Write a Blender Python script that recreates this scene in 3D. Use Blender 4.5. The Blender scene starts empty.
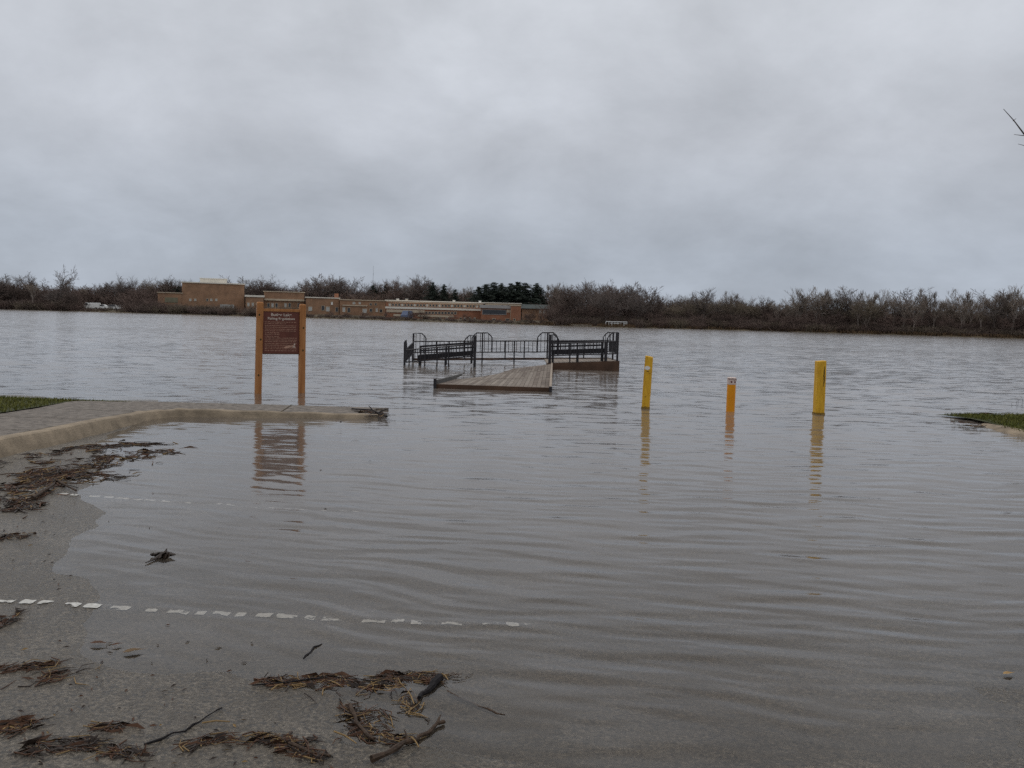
import bpy, math, random
import numpy as np
from mathutils import Vector, Matrix

S = bpy.context.scene
COL = S.collection
R = math.radians

# ------------------------------------------------------------------ camera
CAM_H, FPX, PITCH, ROLL = 1.55, 880.0, math.atan((384 - 317.5) / 880.0), R(1.5)
_f = Vector((0, math.cos(PITCH), -math.sin(PITCH)))
_u0 = Vector((0, math.sin(PITCH), math.cos(PITCH)))
_r0 = Vector((1, 0, 0))
_r = math.cos(ROLL) * _r0 + math.sin(ROLL) * _u0
_u = -math.sin(ROLL) * _r0 + math.cos(ROLL) * _u0
cam_d = bpy.data.cameras.new('camera')
cam = bpy.data.objects.new('camera', cam_d)
COL.objects.link(cam)
cam.matrix_world = Matrix(((_r.x, _u.x, -_f.x, 0), (_r.y, _u.y, -_f.y, 0), (_r.z, _u.z, -_f.z, CAM_H), (0, 0, 0, 1)))
cam_d.sensor_width = 36
cam_d.lens = 36 * FPX / 1024
cam_d.clip_start, cam_d.clip_end = 0.05, 6000
S.camera = cam

# ------------------------------------------------------------------ world (overcast) and weak wide sun
SUN_EL, SUN_AZ = R(58), R(-35)            # azimuth from +Y towards +X
W = bpy.data.worlds.new('World')
S.world = W
W.use_nodes = True
wt = W.node_tree
wt.nodes.clear()


def N(t, typ, **kw):
    n = t.nodes.new(typ)
    for k, v in kw.items():
        if k in ('ins',):
            for a, b in v.items():
                n.inputs[a].default_value = b
        else:
            setattr(n, k, v)
    return n


def ramp(n, stops):
    e = n.color_ramp.elements
    while len(e) > 1:
        e.remove(e[-1])
    e[0].position, e[0].color = stops[0][0], tuple(stops[0][1]) + (1,)
    for p, c in stops[1:]:
        x = e.new(p)
        x.color = tuple(c) + (1,)


def build_world():
    L = wt.links.new
    tc = N(wt, 'ShaderNodeTexCoord')
    sep = N(wt, 'ShaderNodeSeparateXYZ')
    L(tc.outputs['Generated'], sep.inputs[0])
    zc = N(wt, 'ShaderNodeMath', operation='MAXIMUM'); zc.inputs[1].default_value = 0.0
    L(sep.outputs['Z'], zc.inputs[0])
    za = N(wt, 'ShaderNodeMath', operation='ADD'); za.inputs[1].default_value = 0.42
    L(zc.outputs[0], za.inputs[0])
    dx = N(wt, 'ShaderNodeMath', operation='DIVIDE'); dy = N(wt, 'ShaderNodeMath', operation='DIVIDE')
    L(sep.outputs['X'], dx.inputs[0]); L(za.outputs[0], dx.inputs[1])
    L(sep.outputs['Y'], dy.inputs[0]); L(za.outputs[0], dy.inputs[1])
    cmb = N(wt, 'ShaderNodeCombineXYZ')
    L(dx.outputs[0], cmb.inputs[0]); L(dy.outputs[0], cmb.inputs[1])
    n1 = N(wt, 'ShaderNodeTexNoise', ins={'Scale': 2.6, 'Detail': 9.0, 'Roughness': 0.6, 'Distortion': 0.15})
    L(cmb.outputs[0], n1.inputs['Vector'])
    n2 = N(wt, 'ShaderNodeTexNoise', ins={'Scale': 1.25, 'Detail': 3.0, 'Roughness': 0.5})
    L(cmb.outputs[0], n2.inputs['Vector'])
    grad = N(wt, 'ShaderNodeValToRGB')
    ramp(grad, [(0.0, (0.305, 0.342, 0.400)), (0.07, (0.330, 0.364, 0.420)), (0.19, (0.435, 0.457, 0.500)),
                (0.42, (0.52, 0.54, 0.572)), (0.65, (0.66, 0.665, 0.68)), (1.0, (0.85, 0.855, 0.87))])
    L(zc.outputs[0], grad.inputs[0])
    c1 = N(wt, 'ShaderNodeMapRange', ins={1: 0.34, 2: 0.68, 3: 0.865, 4: 1.115})
    L(n1.outputs['Fac'], c1.inputs[0])
    c2 = N(wt, 'ShaderNodeMapRange', ins={1: 0.35, 2: 0.65, 3: 0.92, 4: 1.08})
    L(n2.outputs['Fac'], c2.inputs[0])
    m = N(wt, 'ShaderNodeMath', operation='MULTIPLY')
    L(c1.outputs[0], m.inputs[0]); L(c2.outputs[0], m.inputs[1])
    mul = N(wt, 'ShaderNodeVectorMath', operation='SCALE')
    L(grad.outputs[0], mul.inputs[0]); L(m.outputs[0], mul.inputs['Scale'])
    # a trace of the clear sky above the cloud deck
    sky = N(wt, 'ShaderNodeTexSky', sky_type='NISHITA', sun_disc=False)
    sky.sun_elevation, sky.sun_rotation = SUN_EL, SUN_AZ
    b1 = N(wt, 'ShaderNodeBackground', ins={'Strength': 1.0})
    b2 = N(wt, 'ShaderNodeBackground', ins={'Strength': 0.07})
    L(mul.outputs[0], b1.inputs[0]); L(sky.outputs[0], b2.inputs[0])
    mx = N(wt, 'ShaderNodeMixShader', ins={0: 0.04})
    L(b1.outputs[0], mx.inputs[1]); L(b2.outputs[0], mx.inputs[2])
    out = N(wt, 'ShaderNodeOutputWorld')
    L(mx.outputs[0], out.inputs[0])


build_world()
sl = bpy.data.lights.new('sun', 'SUN')
sl.energy, sl.angle, sl.color = 0.5, R(40), (1.0, 0.96, 0.9)
so = bpy.data.objects.new('sun', sl)
COL.objects.link(so)
_sd = Vector((math.sin(SUN_AZ) * math.cos(SUN_EL), math.cos(SUN_AZ) * math.cos(SUN_EL), math.sin(SUN_EL)))
so.rotation_euler = _sd.to_track_quat('Z', 'Y').to_euler()
so.location = (0, 0, 50)

vs = S.view_settings
vs.view_transform, vs.look, vs.gamma, vs.use_curve_mapping = 'Standard', 'None', 1.0, False
vs.exposure = 0.31
S.render.engine = 'CYCLES'
S.cycles.max_bounces = 8
S.cycles.transparent_max_bounces = 12
S.cycles.use_denoising = False
S.cycles.caustics_reflective = False
S.cycles.caustics_refractive = False


# ------------------------------------------------------------------ helpers
def ray(px, py):
    a, b = float((px - 512) / FPX), float((384 - py) / FPX)
    return _f + a * _r + b * _u


def P(px, py, z=0.0):
    """ground point at height z seen along a sight line"""
    d = ray(px, py)
    t = (z - CAM_H) / d.z
    return Vector((d.x * t, d.y * t, z))


def Q(px, py, Y):
    """point at distance Y along a sight line"""
    d = ray(px, py)
    t = Y / d.y
    return Vector((d.x * t, Y, CAM_H + d.z * t))


def tag(o, label=None, cat=None, group=None, kind=None):
    if label: o['label'] = label
    if cat: o['category'] = cat
    if group: o['group'] = group
    if kind: o['kind'] = kind
    return o


def empty(name, loc=(0, 0, 0), rz=0.0):
    o = bpy.data.objects.new(name, None)
    o.location = loc
    o.rotation_euler = (0, 0, rz)
    o.empty_display_size = 0.3
    COL.objects.link(o)
    return o


def link(name, me, parent=None):
    o = bpy.data.objects.new(name, me)
    COL.objects.link(o)
    if parent: o.parent = parent
    return o


def copy_tree(o, parent=None):
    c = o.copy()
    COL.objects.link(c)
    c.parent = parent
    for ch in [q for q in list(COL.objects) if q.parent == o]:
        copy_tree(ch, c)
    return c


class MB:
    def __init__(s):
        s.v, s.f, s.m = [], [], []

    def add(s, vs_, fs, mi=0):
        b = len(s.v)
        s.v.extend([tuple(v) for v in vs_])
        for f in fs:
            s.f.append(tuple(i + b for i in f)); s.m.append(mi)
        return s

    def box(s, c, d, M=None, mi=0, top=1.0):
        x, y, z = d[0] / 2, d[1] / 2, d[2] / 2
        v = [(-x, -y, -z), (x, -y, -z), (x, y, -z), (-x, y, -z), (-x * top, -y * top, z), (x * top, -y * top, z), (x * top, y * top, z), (-x * top, y * top, z)]
        v = [Vector(q) for q in v]
        if M is not None: v = [M @ q for q in v]
        v = [q + Vector(c) for q in v]
        return s.add(v, [(3, 2, 1, 0), (4, 5, 6, 7), (0, 1, 5, 4), (1, 2, 6, 5), (2, 3, 7, 6), (3, 0, 4, 7)], mi)

    def span(s, x0, x1, y0, y1, z0, z1, mi=0):
        return s.box(((x0 + x1) / 2, (y0 + y1) / 2, (z0 + z1) / 2), (x1 - x0, y1 - y0, z1 - z0), None, mi)

    def tube(s, pts, rad, n=6, mi=0, cap=True):
        pts = [Vector(p) for p in pts]
        if not isinstance(rad, (list, tuple)): rad = [rad] * len(pts)
        vv, ff = [], []
        for i, p in enumerate(pts):
            if i == 0: t = pts[1] - p
            elif i == len(pts) - 1: t = p - pts[i - 1]
            else: t = pts[i + 1] - pts[i - 1]
            if t.length < 1e-9: t = Vector((0, 0, 1))
            t.normalize()
            a = Vector((0, 0, 1)) if abs(t.z) < 0.9 else Vector((0, 1, 0))
            e = t.cross(a).normalized(); g = t.cross(e)
            for k in range(n):
                w = 2 * math.pi * (k + 0.5) / n
                vv.append(p + rad[i] * (math.cos(w) * e + math.sin(w) * g))
        for i in range(len(pts) - 1):
            for k in range(n):
                ff.append((i * n + k, i * n + (k + 1) % n, (i + 1) * n + (k + 1) % n, (i + 1) * n + k))
        if cap:
            ff.append(tuple(range(n))); ff.append(tuple((len(pts) - 1) * n + k for k in reversed(range(n))))
        return s.add(vv, ff, mi)

    def mesh(s, name, mats, smooth=False):
        me = bpy.data.meshes.new(name)
        me.from_pydata(s.v, [], s.f)
        for m in (mats if isinstance(mats, (list, tuple)) else [mats]): me.materials.append(m)
        if len(me.materials) > 1: me.polygons.foreach_set('material_index', s.m)
        if smooth: me.polygons.foreach_set('use_smooth', [True] * len(me.polygons))
        me.update()
        return me

    def build(s, name, mats, parent=None, smooth=False, bevel=0):
        o = link(name, s.mesh(name, mats, smooth), parent)
        if bevel:
            b = o.modifiers.new('bevel', 'BEVEL'); b.width = bevel; b.segments = 2; b.limit_method = 'ANGLE'
        return o


# ------------------------------------------------------------------ materials
def mat(name, col, rough=0.8, var=0.25, scale=6.0, bump=0.0, bscale=40.0, spec=0.3, col2=None, metal=0.0, detail=5.0, stretch=None, obj_rand=0.0):
    m = bpy.data.materials.new(name)
    m.use_nodes = True
    t = m.node_tree
    p = t.nodes['Principled BSDF']
    L = t.links.new
    tc = N(t, 'ShaderNodeTexCoord')
    mp = N(t, 'ShaderNodeMapping')
    L(tc.outputs['Object'], mp.inputs[0])
    if stretch: mp.inputs['Scale'].default_value = stretch
    n = N(t, 'ShaderNodeTexNoise', ins={'Scale': scale, 'Detail': detail, 'Roughness': 0.6})
    L(mp.outputs[0], n.inputs['Vector'])
    r = N(t, 'ShaderNodeValToRGB')
    c2 = col2 or tuple(c * (1 + var) for c in col)
    c1 = col if col2 else tuple(c * (1 - var) for c in col)
    ramp(r, [(0.32, c1), (0.68, c2)])
    L(n.outputs['Fac'], r.inputs[0])
    src = r.outputs[0]
    if obj_rand:
        oi = N(t, 'ShaderNodeObjectInfo')
        mr = N(t, 'ShaderNodeMapRange', ins={3: 1 - obj_rand, 4: 1 + obj_rand})
        L(oi.outputs['Random'], mr.inputs[0])
        sc = N(t, 'ShaderNodeVectorMath', operation='SCALE')
        L(src, sc.inputs[0]); L(mr.outputs[0], sc.inputs['Scale'])
        src = sc.outputs[0]
    L(src, p.inputs['Base Color'])
    p.inputs['Roughness'].default_value = rough
    p.inputs['Specular IOR Level'].default_value = spec
    p.inputs['Metallic'].default_value = metal
    if bump:
        n2 = N(t, 'ShaderNodeTexNoise', ins={'Scale': bscale, 'Detail': 4.0, 'Roughness': 0.6})
        L(mp.outputs[0], n2.inputs['Vector'])
        b = N(t, 'ShaderNodeBump', ins={'Strength': bump, 'Distance': 0.01})
        L(n2.outputs['Fac'], b.inputs['Height'])
        L(b.outputs[0], p.inputs['Normal'])
    return m


def asphalt_mat():
    m = bpy.data.materials.new('asphalt')
    m.use_nodes = True
    t = m.node_tree
    p = t.nodes['Principled BSDF']
    L = t.links.new
    tc = N(t, 'ShaderNodeTexCoord')
    big = N(t, 'ShaderNodeTexNoise', ins={'Scale': 0.9, 'Detail': 6.0, 'Roughness': 0.65})
    L(tc.outputs['Object'], big.inputs['Vector'])
    br = N(t, 'ShaderNodeValToRGB')
    ramp(br, [(0.3, (0.092, 0.078, 0.061)), (0.55, (0.142, 0.122, 0.097)), (0.75, (0.19, 0.166, 0.135))])
    L(big.outputs['Fac'], br.inputs[0])
    # aggregate: stones of many greys
    vo = N(t, 'ShaderNodeTexVoronoi', ins={'Scale': 85.0})
    L(tc.outputs['Object'], vo.inputs['Vector'])
    sv = N(t, 'ShaderNodeSeparateColor')
    L(vo.outputs['Color'], sv.inputs[0])
    sr = N(t, 'ShaderNodeMapRange', ins={1: 0.0, 2: 1.0, 3: 0.18, 4: 2.05})
    L(sv.outputs[0], sr.inputs[0])
    fine = N(t, 'ShaderNodeTexNoise', ins={'Scale': 55.0, 'Detail': 5.0, 'Roughness': 0.8})
    L(tc.outputs['Object'], fine.inputs['Vector'])
    fr = N(t, 'ShaderNodeMapRange', ins={1: 0.3, 2: 0.7, 3: 0.30, 4: 1.8})
    L(fine.outputs['Fac'], fr.inputs[0])
    mm = N(t, 'ShaderNodeMath', operation='MULTIPLY')
    L(sr.outputs[0], mm.inputs[0]); L(fr.outputs[0], mm.inputs[1])
    sc = N(t, 'ShaderNodeVectorMath', operation='SCALE')
    L(br.outputs[0], sc.inputs[0]); L(mm.outputs[0], sc.inputs['Scale'])
    # silt drifts
    silt = N(t, 'ShaderNodeTexNoise', ins={'Scale': 2.3, 'Detail': 7.0, 'Roughness': 0.7, 'Distortion': 0.6})
    L(tc.outputs['Object'], silt.inputs['Vector'])
    sf = N(t, 'ShaderNodeMapRange', ins={1: 0.50, 2: 0.72, 3: 0.0, 4: 0.75})
    L(silt.outputs['Fac'], sf.inputs[0])
    mx = N(t, 'ShaderNodeMix', data_type='RGBA')
    L(sf.outputs[0], mx.inputs[0]); L(sc.outputs[0], mx.inputs[6])
    mx.inputs[7].default_value = (0.11, 0.092, 0.07, 1)
    # wet band along the water
    sep = N(t, 'ShaderNodeSeparateXYZ')
    L(tc.outputs['Object'], sep.inputs[0])
    wn = N(t, 'ShaderNodeMath', operation='MULTIPLY_ADD', ins={1: 0.05, 2: -0.025})
    L(silt.outputs['Fac'], wn.inputs[0])
    zz = N(t, 'ShaderNodeMath', operation='ADD')
    L(sep.outputs['Z'], zz.inputs[0]); L(wn.outputs[0], zz.inputs[1])
    wet = N(t, 'ShaderNodeMapRange', ins={1: 0.012, 2: 0.06, 3: 1.0, 4: 0.0})
    L(zz.outputs[0], wet.inputs[0])
    dk = N(t, 'ShaderNodeMapRange', ins={3: 1.0, 4: 0.93})
    L(wet.outputs[0], dk.inputs[0])
    s2 = N(t, 'ShaderNodeVectorMath', operation='SCALE')
    L(mx.outputs[2], s2.inputs[0]); L(dk.outputs[0], s2.inputs['Scale'])
    L(s2.outputs[0], p.inputs['Base Color'])
    ro = N(t, 'ShaderNodeMapRange', ins={3: 0.85, 4: 0.3})
    L(wet.outputs[0], ro.inputs[0]); L(ro.outputs[0], p.inputs['Roughness'])
    p.inputs['Specular IOR Level'].default_value = 0.35
    b = N(t, 'ShaderNodeBump', ins={'Strength': 1.0, 'Distance': 0.005})
    L(mm.outputs[0], b.inputs['Height']); L(b.outputs[0], p.inputs['Normal'])
    return m


def water_mat():
    m = bpy.data.materials.new('lake_water')
    m.use_nodes = True
    t = m.node_tree
    t.nodes.clear()
    L = t.links.new
    tc = N(t, 'ShaderNodeTexCoord')
    at = N(t, 'ShaderNodeAttribute', attribute_name='depth')
    ch = N(t, 'ShaderNodeAttribute', attribute_name='chop')

    def noise(scale, detail, rough, vec, dist=0.0):
        mp = N(t, 'ShaderNodeMapping'); mp.inputs['Scale'].default_value = vec
        mp.inputs['Rotation'].default_value = (0, 0, R(9))
        L(tc.outputs['Object'], mp.inputs[0])
        n = N(t, 'ShaderNodeTexNoise', ins={'Scale': scale, 'Detail': detail, 'Roughness': rough, 'Distortion': dist})
        L(mp.outputs[0], n.inputs['Vector'])
        return n.outputs['Fac']
    def noisec(scale, detail, rough, vec, rot, dist=0.0):
        mp = N(t, 'ShaderNodeMapping'); mp.inputs['Scale'].default_value = vec
        mp.inputs['Rotation'].default_value = (0, 0, R(rot))
        L(tc.outputs['Object'], mp.inputs[0])
        n = N(t, 'ShaderNodeTexNoise', ins={'Scale': scale, 'Detail': detail, 'Roughness': rough, 'Distortion': dist})
        L(mp.outputs[0], n.inputs['Vector'])
        v = N(t, 'ShaderNodeVectorMath', operation='SUBTRACT'); v.inputs[1].default_value = (0.5, 0.5, 0.5)
        L(n.outputs['Color'], v.inputs[0])
        return v.outputs[0]

    def vmul(v, k):
        q = N(t, 'ShaderNodeVectorMath', operation='MULTIPLY'); L(v, q.inputs[0]); q.inputs[1].default_value = k
        return q.outputs[0]

    def vscale(v, k):
        q = N(t, 'ShaderNodeVectorMath', operation='SCALE'); L(v, q.inputs[0]); L(k, q.inputs['Scale'])
        return q.outputs[0]

    def vadd(x, y):
        q = N(t, 'ShaderNodeVectorMath', operation='ADD'); L(x, q.inputs[0]); L(y, q.inputs[1])
        return q.outputs[0]
    # wave slopes: open water chop at every size, gusts that roughen or calm it, fine ripple of the shallows
    gust = noise(0.03, 11.0, 0.86, (0.30, 1.0, 1.0), 0.2)
    gm = N(t, 'ShaderNodeMapRange', ins={1: 0.36, 2: 0.64, 3: 0.5, 4: 1.4}); L(gust, gm.inputs[0])
    amp = N(t, 'ShaderNodeMath', operation='MULTIPLY'); L(gm.outputs[0], amp.inputs[0]); L(ch.outputs['Fac'], amp.inputs[1])
    s1 = vmul(noisec(3.4, 4.0, 0.65, (0.38, 1.0, 1.0), 6, 0.2), (0.25, 0.48, 0.0))
    s2 = vmul(noisec(0.05, 9.0, 0.95, (0.28, 1.0, 1.0), 4, 0.1), (0.08, 0.20, 0.0))
    s3 = vmul(noisec(9.0, 3.0, 0.6, (0.30, 1.0, 1.0), -6, 0.2), (0.06, 0.17, 0.0))
    slope = vadd(vscale(vadd(s1, s2), amp.outputs[0]), s3)
    ge = N(t, 'ShaderNodeNewGeometry')
    nn = N(t, 'ShaderNodeVectorMath', operation='NORMALIZE')
    L(vadd(ge.outputs['Normal'], slope), nn.inputs[0])
    fr = N(t, 'ShaderNodeFresnel', ins={'IOR': 1.333})
    L(nn.outputs[0], fr.inputs['Normal'])
    gl = N(t, 'ShaderNodeBsdfGlossy', ins={'Roughness': 0.06, 'Color': (1, 1, 1, 1)})
    L(nn.outputs[0], gl.inputs['Normal'])
    ro = N(t, 'ShaderNodeMath', operation='MULTIPLY_ADD', ins={1: 0.03, 2: 0.08})
    L(ch.outputs['Fac'], ro.inputs[0]); L(ro.outputs[0], gl.inputs['Roughness'])
    tr = N(t, 'ShaderNodeBsdfTransparent', ins={'Color': (0.975, 0.955, 0.925, 1)})
    df = N(t, 'ShaderNodeBsdfDiffuse', ins={'Color': (0.19, 0.162, 0.14, 1)})
    k = N(t, 'ShaderNodeMath', operation='MULTIPLY', ins={1: -5.0}); L(at.outputs['Fac'], k.inputs[0])
    e = N(t, 'ShaderNodeMath', operation='EXPONENT'); L(k.outputs[0], e.inputs[0])
    mu = N(t, 'ShaderNodeMixShader'); L(e.outputs[0], mu.inputs[0]); L(df.outputs[0], mu.inputs[1]); L(tr.outputs[0], mu.inputs[2])
    mx = N(t, 'ShaderNodeMixShader'); L(fr.outputs[0], mx.inputs[0]); L(mu.outputs[0], mx.inputs[1]); L(gl.outputs[0], mx.inputs[2])
    o = N(t, 'ShaderNodeOutputMaterial'); L(mx.outputs[0], o.inputs[0])
    return m


def brick_mat(name, c1, c2, mortar):
    m = bpy.data.materials.new(name)
    m.use_nodes = True
    t = m.node_tree
    p = t.nodes['Principled BSDF']
    L = t.links.new
    tc = N(t, 'ShaderNodeTexCoord')
    mp = N(t, 'ShaderNodeMapping'); mp.inputs['Rotation'].default_value = (R(90), 0, 0)
    L(tc.outputs['Object'], mp.inputs[0])
    bk = N(t, 'ShaderNodeTexBrick', ins={'Scale': 2.2, 'Mortar Size': 0.012})
    bk.inputs['Color1'].default_value = c1 + (1,); bk.inputs['Color2'].default_value = c2 + (1,); bk.inputs['Mortar'].default_value = mortar + (1,)
    L(mp.outputs[0], bk.inputs['Vector'])
    n = N(t, 'ShaderNodeTexNoise', ins={'Scale': 0.5, 'Detail': 4.0})
    L(tc.outputs['Object'], n.inputs['Vector'])
    mr = N(t, 'ShaderNodeMapRange', ins={1: 0.3, 2: 0.7, 3: 0.75, 4: 1.2}); L(n.outputs['Fac'], mr.inputs[0])
    sc = N(t, 'ShaderNodeVectorMath', operation='SCALE'); L(bk.outputs['Color'], sc.inputs[0]); L(mr.outputs[0], sc.inputs['Scale'])
    L(sc.outputs[0], p.inputs['Base Color'])
    p.inputs['Roughness'].default_value = 0.9
    return m


M_asph = asphalt_mat()
M_water = water_mat()
M_conc = mat('kerb_concrete', (0.225, 0.178, 0.125), 0.85, 0.35, 4, 0.9, 45, detail=9)
M_walk = mat('walk_concrete', (0.15, 0.130, 0.112), 0.9, 0.5, 11, 1.0, 50, detail=12)
M_paint = mat('stripe_paint', (0.44, 0.43, 0.40), 0.7, 0.35, 30)
M_soil = mat('lawn_soil', (0.045, 0.05, 0.02), 0.95, 0.4, 8, 0.5, 50)
M_grass = mat('grass_blade', (0.075, 0.088, 0.018), 0.7, 0.4, 3, spec=0.1, col2=(0.135, 0.13, 0.036))
M_bed = mat('lake_mud', (0.07, 0.055, 0.04), 0.9, 0.3, 1)
M_bank = mat('far_bank', (0.055, 0.045, 0.028), 0.95, 0.3, 0.12, col2=(0.10, 0.075, 0.042))
M_sand = mat('far_path', (0.22, 0.19, 0.15), 0.9, 0.2, 0.6)
M_reed = mat('dry_reed', (0.11, 0.07, 0.038), 0.9, 0.35, 0.2)
M_bark = [mat('bark_grey_brown', (0.085, 0.068, 0.06), 0.95, 0.25, 1.5), mat('bark_pale', (0.22, 0.185, 0.16), 0.95, 0.25, 1.5)]
M_twig = [mat('twig_brown', (0.125, 0.094, 0.080), 0.95, 0.25, 0.35, obj_rand=0.22), mat('twig_grey', (0.145, 0.12, 0.108), 0.95, 0.25, 0.35, obj_rand=0.18),
          mat('twig_red_brown', (0.125, 0.088, 0.074), 0.95, 0.25, 0.35, obj_rand=0.22), mat('twig_olive', (0.155, 0.126, 0.092), 0.95, 0.25, 0.35, obj_rand=0.2), mat('twig_pale', (0.21, 0.172, 0.142), 0.95, 0.25, 0.35, obj_rand=0.2)]
M_need = mat('needles', (0.026, 0.034, 0.026), 0.9, 0.4, 0.8, obj_rand=0.2)
M_brick = brick_mat('brick_tan', (0.31, 0.175, 0.10), (0.255, 0.142, 0.08), (0.28, 0.20, 0.15))
M_brick2 = brick_mat('brick_orange', (0.34, 0.14, 0.075), (0.27, 0.112, 0.06), (0.27, 0.18, 0.13))
M_cream = mat('cream_panel', (0.48, 0.40, 0.30), 0.8, 0.15, 0.4)
M_white = mat('white_roof', (0.68, 0.64, 0.56), 0.7, 0.1, 0.3)
M_wpaint = mat('white_paint', (0.74, 0.74, 0.72), 0.5, 0.06, 1)
M_rgrey = mat('grey_roof', (0.34, 0.33, 0.32), 0.8, 0.12, 0.3)
M_green = mat('green_roof', (0.03, 0.04, 0.038), 0.8, 0.2, 0.4)
M_glass = mat('dark_glass', (0.03, 0.033, 0.038), 0.15, 0.2, 0.5, spec=0.5)
M_pglass = mat('blind_glass', (0.42, 0.42, 0.40), 0.4, 0.15, 0.5)
M_blue = mat('blue_car_paint', (0.08, 0.11, 0.19), 0.35, 0.05, 1, spec=0.5)
M_tyre = mat('tyre', (0.02, 0.02, 0.02), 0.9, 0.1, 5)
M_cedar = mat('cedar', (0.29, 0.115, 0.036), 0.75, 0.4, 2.2, 0.5, 14, stretch=(9, 9, 0.8), col2=(0.43, 0.20, 0.075))
M_cedar_end = mat('cedar_end', (0.32, 0.16, 0.09), 0.8, 0.2, 10)
M_panel = mat('sign_face', (0.115, 0.036, 0.024), 0.55, 0.18, 4)
M_letter = mat('sign_letter', (0.50, 0.42, 0.36), 0.7, 0.1, 10)
M_letter2 = mat('sign_small_print', (0.42, 0.25, 0.18), 0.7, 0.15, 10)
M_yel = mat('yellow_paint', (0.52, 0.275, 0.014), 0.6, 0.2, 6.0, 0.5, 30, col2=(0.72, 0.42, 0.03), stretch=(4, 4, 1))
M_org = mat('orange_yellow', (0.66, 0.24, 0.004), 0.45, 0.1, 5, col2=(0.72, 0.285, 0.006))
M_stick = mat('white_sticker', (0.68, 0.66, 0.62), 0.5, 0.08, 8)
M_pink = mat('pale_reflector', (0.58, 0.47, 0.42), 0.45, 0.15, 60)
M_red = mat('red_dot', (0.11, 0.016, 0.014), 0.5, 0.1, 20)
M_crack = mat('crack_dark', (0.05, 0.035, 0.012), 0.9, 0.3, 20)
M_grime = mat('waterline_grime', (0.20, 0.12, 0.02), 0.8, 0.35, 9)
M_steel = mat('black_steel', (0.013, 0.011, 0.014), 0.5, 0.3, 10, spec=0.4)
M_plank = mat('deck_plank', (0.165, 0.135, 0.11), 0.85, 0.3, 1.6, 0.4, 30, stretch=(1, 6, 1))
M_plank2 = mat('deck_plank_pale', (0.205, 0.172, 0.142), 0.85, 0.2, 1.6, 0.4, 30)
M_plank3 = mat('deck_plank_dark', (0.12, 0.093, 0.074), 0.85, 0.3, 1.6, 0.4, 30)
M_fasc = mat('wet_timber', (0.075, 0.042, 0.026), 0.8, 0.35, 2.5, 0.4, 30)
M_edge = mat('pale_timber', (0.27, 0.22, 0.175), 0.85, 0.2, 4)
M_gedge = mat('grey_timber', (0.095, 0.09, 0.085), 0.85, 0.25, 4)
M_deb = [mat('wet_leaf_litter', (0.026, 0.016, 0.011), 0.6, 0.35, 12, spec=0.35), mat('red_brown_litter', (0.07, 0.032, 0.016), 0.75, 0.3, 12),
         mat('straw', (0.20, 0.13, 0.055), 0.8, 0.25, 12)]
M_wood_wet = mat('wet_black_wood', (0.011, 0.009, 0.010), 0.8, 0.4, 20, 0.8, 40, spec=0.2)
M_wood_br = mat('wet_brown_wood', (0.045, 0.027, 0.016), 0.75, 0.55, 30, 1.0, 60)
M_leaf = mat('fallen_leaf', (0.30, 0.19, 0.075), 0.7, 0.3, 25)

rnd = random.Random(7)


# ------------------------------------------------------------------ ground of the lot
def sines(seed, n, lmin, lmax):
    r = np.random.RandomState(seed)
    lam = np.exp(r.uniform(math.log(lmin), math.log(lmax), n))
    th = r.uniform(0, 2 * math.pi, n)
    return [(2 * math.pi / l * math.cos(a), 2 * math.pi / l * math.sin(a), q, l) for l, a, q in zip(lam, th, r.uniform(0, 6.28, n))]


_GS = sines(3, 26, 0.35, 4.0)


def ground_z(x, y):
    x = np.asarray(x, float); y = np.asarray(y, float)
    z = 0.02 * (3.0 - y) + 0.0065 * np.minimum(x, 0) ** 2 * np.where(x < -6, 0, 1) + np.where(x < -6, 0.0065 * 36, 0)
    z = np.maximum(z, -1.2)
    for kx, ky, q, l in _GS:
        z = z + 0.0011 * l ** 0.8 * np.sin(kx * x + ky * y + q)
    return z


def gz(x, y):
    return float(ground_z(x, y))


def G(px, py):
    """point of the lot surface on a sight line"""
    p = P(px, py, 0)
    for _ in range(6):
        p = P(px, py, gz(p.x, p.y))
    return p


def grid_mesh(name, X, Y, Z, m, attrs=None, smooth=True):
    ny, nx = X.shape
    v = np.stack([X, Y, Z], -1).reshape(-1, 3)
    i = np.arange(ny * nx).reshape(ny, nx)
    f = np.stack([i[:-1, :-1], i[:-1, 1:], i[1:, 1:], i[1:, :-1]], -1).reshape(-1, 4)
    me = bpy.data.meshes.new(name)
    me.vertices.add(len(v)); me.vertices.foreach_set('co', v.ravel())
    me.loops.add(f.size); me.loops.foreach_set('vertex_index', f.ravel())
    me.polygons.add(len(f)); me.polygons.foreach_set('loop_start', np.arange(0, f.size, 4)); me.polygons.foreach_set('loop_total', np.full(len(f), 4))
    me.polygons.foreach_set('use_smooth', np.full(len(f), smooth))
    for k, a in (attrs or {}).items():
        at = me.attributes.new(k, 'FLOAT', 'POINT'); at.data.foreach_set('value', a.ravel().astype(np.float32))
    me.update(calc_edges=True)
    me.materials.append(m)
    return link(name, me)


xs = np.concatenate([np.linspace(-30, -6, 20), np.linspace(-5.8, 8, 280), np.linspace(9, 40, 20)])
ys = np.concatenate([np.linspace(-25, 1, 20), np.linspace(1.2, 16, 260), np.linspace(17, 62, 30)])
X, Y = np.meshgrid(xs, ys)
lot = grid_mesh('parking_lot', X, Y, ground_z(X, Y), M_asph)
tag(lot, 'grey worn asphalt parking lot sloping under the flood water', kind='structure')

bed = MB().add([(-900, 61, -1.21), (900, 61, -1.21), (900, 700, -1.4), (-900, 700, -1.4)], [(0, 1, 2, 3)]).build('lake_bed', M_bed)
tag(bed, 'mud bed of the lake', kind='structure')


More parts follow.
